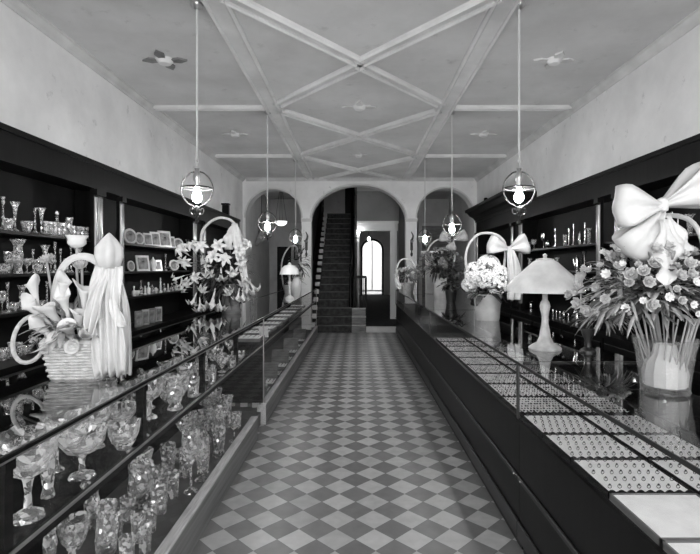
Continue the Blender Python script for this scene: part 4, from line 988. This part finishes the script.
# callas
k2 = 488 / Y; qx = lambda px: (px - 88) / k2; qz = lambda py: (377 - py) / k2
def calla_mesh():
    bm = bmesh.new(); n = 16; rings = []
    for k, (r, z) in enumerate([(.004, 0), (.009, .05), (.014, .09), (.022, .125), (.034, .145)]):
        ring = []
        for i in range(n):
            a = 2 * PI * i / n; zz = z + (.05 * max(0, math.cos(a)) ** 2 * (k / 4) ** 2); ring.append(bm.verts.new((r * math.cos(a) * (1 + .35 * max(0, math.cos(a)) * k / 4), r * math.sin(a), zz)))
        rings.append(ring)
    for a, b in zip(rings, rings[1:]):
        for i in range(n): bm.faces.new((a[i], a[(i + 1) % n], b[(i + 1) % n], b[i]))
    return bm
ca = obj('calla', calla_mesh(), 'petal', t, 'all', solid=.001)
cpl = []
for px, py, dx, dy, dz, sc in ((62, 330, -.5, -.4, .7, 1.0), (55, 312, -.6, -.3, .8, 1.0), (70, 318, -.3, -.6, .8, 1.1), (75, 338, -.4, -.8, .3, .9), (84, 332, .1, -.8, .6, 1.1), (92, 322, .2, -.5, .9, 1.0), (98, 338, .4, -.7, .5, 1.0), (80, 306, -.1, -.4, 1, 1.0), (68, 344, -.7, -.6, .2, .9), (88, 345, .2, -.9, .1, .9), (104, 325, .5, -.4, .8, .9), (52, 292, -.15, -.2, 1, .9), (78, 290, .2, -.2, 1, .9), (96, 300, .1, -.3, 1, 1.0)):
    dv = Vector((dx, dy, dz)).normalized(); sc *= .95; cpl.append((Vector((qx(px), -.07 - .03 * random.random(), qz(py))) - dv * .09, dv, sc))
flowers(t, 'calla', ca, cpl)
bm = bmesh.new()
for p, d, s_ in cpl: tube(bm, spline([(p[0] * .5, p[1] * .4, .1), (p[0] * .8, p[1] * .7, .1 + max(.03, (p[2] - .1) * .5)), p], 8), .0055, 5)
obj('stems', bm, 'petal', t, True)
foliage(t, (-.03, -.02, .2), .12, 110, 'grass', (.07, .13), .028, (1, .8, 1), zmin=-.1, name='leaves')
tx, tz = qx(82), qz(250)
obj('tulip', L([(0, 0), (.02, .004), (.036, .02), (.034, .038), (.044, .055), (.036, .05), (.022, .035), (0, .014)], 18, flute=.12, nf=3, c=(tx, 0, tz)), 'petal', t, 'all')
obj('tulip_stem', T([(.0, 0, .12), (tx, 0, tz - .1), (tx, 0, tz + .004)], .005, 6), 'stem', t, True)
mm = obj('chrysanthemum', blossom_mesh(.042, ((16, 1, .2), (14, .85, .6), (10, .65, 1.0), (6, .4, 1.2)), .35), 'pale', t, 'all', solid=.0008)
flowers(t, 'x', mm, [((qx(53), .02, qz(264)), (-.2, -.6, 1), 1), ((qx(86), .0, qz(270)), (.1, -.7, 1), .95)])
for px, py in ((53, 264), (86, 270)): obj('chrysanthemum_stem', T(spline([(qx(px) * .4, 0, .12), (qx(px) * .8, .01, .3), (qx(px), .01, qz(py))], 8), .005, 6), 'stem', t, True)
# tall ribbon: pointed loop at the top, broad folds down to the counter
lx = qx(117)
obj('ribbon_loop', L([(.0, qz(272)), (.04, qz(268)), (.052, qz(259)), (.05, qz(250)), (.028, qz(242)), (.006, qz(236)), (0, qz(235))], 24, flute=.14, nf=5, c=(lx, -.05, 0)), 'white', t, 'all')
drape(t, [(lx, -.06, qz(268)), (qx(117), -.085, qz(300)), (qx(121), -.11, qz(335)), (qx(126), -.13, .012)], [.05, .062, .058, .058], (1, .18, 0), 4, .018, hem=.02)
drape(t, [(qx(114), -.05, qz(272)), (qx(111), -.10, qz(292)), (qx(109), -.13, qz(312)), (qx(108), -.14, qz(332))], [.015, .03, .03, .016], (1, .0, 0), 2, .012)
drape(t, [(qx(122), -.04, qz(270)), (qx(130), -.05, qz(300)), (qx(133), -.06, qz(330)), (qx(135), -.07, .015)], [.012, .025, .03, .036], (1, -.6, 0), 2, .012)
drape(t, [(qx(120), -.08, qz(300)), (qx(130), -.10, qz(318)), (qx(137), -.11, qz(324))], [.02, .03, .012], (.5, 0, 1), 1, .008, name='ribbon_end')
# 8. lily basket on the left
X, Y = -1.28, 4.98
t = thing('lily_basket', 'tall basket overflowing with white trumpet lilies and a ribboned handle', 'flower arrangement', (X, Y, ZL))
obj('basket', L([(0, 0), (.09, 0), (.1, .03), (.07, .08), (.1, .2), (.15, .3), (.14, .3), (.09, .2), (0, .15)], 22, flute=.03, nf=11), 'oak', t, True)
hx = lambda px: wx(px, Y) - X
hz = lambda py: wz(py, Y) - ZL
obj('handle', T(spline([(hx(203), 0, .3), (hx(201), 0, hz(240)), (hx(206), 0, hz(226)), (hx(219), 0, hz(218)), (hx(233), 0, hz(222)), (hx(242), 0, hz(240)), (hx(245), 0, .32)], 36), .014, 8), 'wicker', t, True)
foliage(t, (hx(222), 0, hz(272)), .27, 420, 'darkleaf', (.08, .17), .03, (1.0, .7, 1.2), zmin=-.9)
foliage(t, (hx(228), -.02, hz(268)), .24, 220, 'leaf', (.05, .12), .014, (1.0, .8, 1.1), zmin=-.9, name='fern')
ly = obj('lily', lily_mesh(), 'petal', t, 'all', solid=.001)
LP = [(190,251,-.3,-.7,.4),(199,247,-.3,-.5,.7),(208,248,0,-.8,.5),(225,247,0,-1,.1),(193,263,-.4,-1,0),(212,263,-.5,-.6,-.4),(202,277,-.1,-1,0),(182,279,-.9,-.4,-.4),(189,287,-.5,-.5,-.7),(194,282,-.3,-.7,-.5),(215,273,.2,-.7,-.7),(227,277,.1,-.3,-1),(245,251,.4,-.9,.1),(252,245,.7,-.4,.4),(246,262,.5,-.8,-.2),(249,281,.3,-.5,-.8),(234,291,.6,-.5,-.6),(219,309,-.1,-.3,-1),(227,311,.3,-.3,-1),(200,301,-.3,-.3,-1),(207,306,.1,-.2,-1),(243,297,-.1,-.2,-1),(248,297,.1,-.3,-1),(253,290,.3,-.3,-1),(259,288,.6,-.2,-.8),(187,262,-.8,-.4,.3),(238,272,.4,-.7,-.5),(219,257,.1,-.9,.3),(230,260,.3,-.8,.4),(209,289,-.2,-.7,-.7)]
pls = []
for px, py, dx, dy, dz in LP:
    d = Vector((dx, dy, dz)).normalized(); dd = .14
    yy = -.20 - .03 * random.random()
    pls.append((Vector((hx(px), yy, hz(py))) - d * dd * .75, d, random.uniform(.8, 1.0)))
pls[17] = (pls[17][0] + Vector((0, 0, .04)), pls[17][1], 1.5); pls[0] = (pls[0][0], pls[0][1], 1.05)
for q in pls:                                                       # keep the lowest trumpets clear of the counter glass
    low = q[0].z + min(0, q[1].z) * .15 * q[2] - .075 * q[2] * math.sqrt(max(0, 1 - q[1].z ** 2))
    if low < .012: q[0].z += .012 - low
flowers(t, 'lily', ly, pls)
bm = bmesh.new()
for p, d, s in pls: tube(bm, spline([(0, 0, .22), (p.x * .6, p.y * .4, .35 + .3 * (p.z - .2)), p], 8), .004, 5)
stuff(obj('stems', bm, 'leaf', t, True))
swag(t, [(hx(236), -.06, hz(224)), (hx(240), -.1, hz(245)), (hx(246), -.14, hz(268)), (hx(250), -.15, hz(290))], [.03, .05, .04, .03], side=(1, .2, 0), name='ribbon')
swag(t, [(hx(234), -.05, hz(226)), (hx(231), -.10, hz(238)), (hx(232), -.12, hz(250))], [.02, .05, .04], side=(1, -.2, 0), name='ribbon')
# 9. far left counter lamp, vase and basket
X, Y = -1.0, 7.25
t = thing('table_lamp', 'small table lamp with a white dome shade at the far left counter', 'lamp', (X, Y, ZL))
obj('base', L([(0, 0), (.07, 0), (.06, .02), (.018, .05), (.016, .2), (.03, .24), (.014, .27), (.014, .36), (0, .36)], 16), 'base', t, True)
obj('shade', L([(.03, .50), (.08, .49), (.13, .44), (.15, .36), (.145, .36), (.125, .435), (.075, .482), (.03, .492)], 24), 'milk', t, True)
obj('finial', L([(0, .54), (.018, .53), (.035, .50), (.035, .485), (0, .36)], 12), 'base', t, True)
t = thing('vase', 'plain white vase beside the small dome lamp', 'vase', (-1.0, 8.0, ZL))
obj('body', L([(0, 0), (.07, 0), (.09, .1), (.085, .22), (.06, .28), (.075, .31), (.068, .31), (.05, .28), (0, .1)], 20), 'milk', t, True)
bm = bmesh.new(); 
foliage(t, (.05, 0, .55), .2, 90, 'leaf', (.08, .16), .03, (.7, .6, 1.3), zmin=-.9, name='sprays')
obj('stems', T([(0, 0, .1), (.02, 0, .5)], .008, 6), 'stem', t)
t = thing('flower_basket', 'hoop handled basket with dark foliage behind the small dome lamp', 'flower arrangement', (-1.15, 8.6, ZL))
obj('basket', L([(0, 0), (.12, 0), (.16, .15), (.15, .15), (0, .1)], 20, flute=.03, nf=10), 'wicker', t, True)
obj('handle', T(spline([(-.15, 0, .13), (-.18, 0, .5), (-.1, 0, .75), (.02, 0, .85), (.12, 0, .72), (.16, 0, .13)], 30), .013, 7), 'wicker', t, True)
foliage(t, (0, 0, .25), .17, 80, 'darkleaf', (.07, .14), .04)
# clear vase next to the lilies
t = thing('vase', 'tall clear cylinder vase right of the lilies', 'vase', (on(251, 316, ZL)[0] - .12, 5.35, ZL))
obj('body', L([(0, 0), (.035, 0), (.04, .01), (.036, .15), (.045, .25), (.04, .25), (.03, .15), (0, .02)], 16), 'vase', t, True)

# ------------------------------------------------------------------ wall brackets on the piers
def bracket(x, z, label):
    t = thing('wall_bracket', label, 'bracket', (x, YA, z))
    obj('back_plate', L([(0, -.03), (.035, -.025), (.04, 0), (0, 0)], 12, M=Matrix.Rotation(-PI / 2, 4, 'X') @ Matrix.Scale(-1, 4, (0, 0, 1))) if False else B((-.03, .03, -.02, -.001, -.12, .12), bevel=.006), 'iron', t)
    obj('arm', T(spline([(0, -.02, -.05), (0, -.09, -.12), (0, -.15, -.05), (0, -.13, .05)], 16), .012, 7), 'iron', t, True)
    obj('cup', L([(0, .05), (.02, .05), (.05, .1), (.045, .1), (0, .06)], 12, c=(0, -.13, 0)), 'brass', t, True)
    obj('drop', L([(0, -.27), (.025, -.24), (.03, -.2), (.012, -.16), (.018, -.12), (0, -.1)], 10, c=(0, -.025, 0)), 'iron', t, True)
    obj('spray', T(spline([(0, -.03, .1), (.03, -.05, .2), (-.01, -.04, .3)], 10), [.03 - .002 * i for i in range(11)], 6), 'leaf', t, True)
bracket(1.24, 2.0, 'dark wall bracket on the pier right of the middle arch')
bracket(-1.15, 2.0, 'dark wall bracket on the pier left of the middle arch')
t = thing('hall_lamp', 'small bright lamp bracket beside the hall doorway', 'lamp', (.04, 12.95, 2.32))
obj('plate', B((-.025, .025, -.02, 0, -.05, .05)), 'brass', t); obj('arm', T(spline([(0, -.02, 0), (0, -.08, -.02), (0, -.1, .04)], 8), .008, 6), 'brass', t, True)
obj('bulb', L([(0, .04), (.02, .05), (.035, .09), (.02, .12), (0, .125)], 12, c=(0, -.1, 0)), 'hallbulb', t, True)
t = thing('hall_pendant', 'small bright bulb hanging in the hall before the arched glass door', 'lamp', (.46, 19.0, HC))
obj('rod', T([(0, 0, 0), (0, 0, -.86)], .01, 6), 'iron', t); obj('bulb', L([(0, -.85), (.03, -.87), (.05, -.93), (.03, -.99), (0, -1.0)], 12), 'hallbulb', t, True)
t = thing('wall_picture', 'dark framed picture on the left rear room wall', 'picture', (-1.75, 14.485, 1.9))
obj('frame', B((-.12, .12, -.03, 0, -.2, .25), bevel=.01), 'wood', t); obj('print', B((-.09, .09, -.034, -.03, -.17, .22)), 'photo', t)

# ------------------------------------------------------------------ light
W = bpy.data.worlds.new('daylight'); S.world = W; W.use_nodes = True
nt = W.node_tree; bg = nt.nodes['Background']; bg.inputs[0].default_value = (1, 1, 1, 1); bg.inputs[1].default_value = 4.0
def portal(name, loc, rot, sx, sy):
    l = bpy.data.lights.new(name, 'AREA'); l.shape = 'RECTANGLE'; l.size = sx; l.size_y = sy; l.cycles.is_portal = True
    o = bpy.data.objects.new(name, l); COL.objects.link(o); o.location = loc; o.rotation_euler = rot
portal('shop_window_daylight', (.05, YF - .16, 1.885), (PI / 2, 0, PI), 4.9, 3.07)
portal('hall_door_daylight', (.745, 24.2, 1.5), (-PI / 2, 0, PI), 1.0, 2.7)

# ------------------------------------------------------------------ camera
cam = bpy.data.cameras.new('camera'); co = bpy.data.objects.new('camera', cam); COL.objects.link(co)
co.location = (0, 0, CH); co.rotation_euler = (PI / 2, 0, 0)
cam.sensor_fit = 'HORIZONTAL'; cam.sensor_width = 36; cam.lens = F / 700 * 36
cam.shift_x = -(CX - 350) / 700; cam.shift_y = -(277 - CY) / 700; cam.clip_start = .05; cam.clip_end = 100
S.camera = co
S.view_settings.view_transform = 'Standard'; S.view_settings.look = 'None'; S.view_settings.gamma = 1; S.view_settings.use_curve_mapping = False
S.view_settings.exposure = 0.6
S.cycles.transparent_max_bounces = 48; S.cycles.max_bounces = 10; S.cycles.diffuse_bounces = 6; S.cycles.glossy_bounces = 4
S.cycles.caustics_reflective = False; S.cycles.caustics_refractive = False
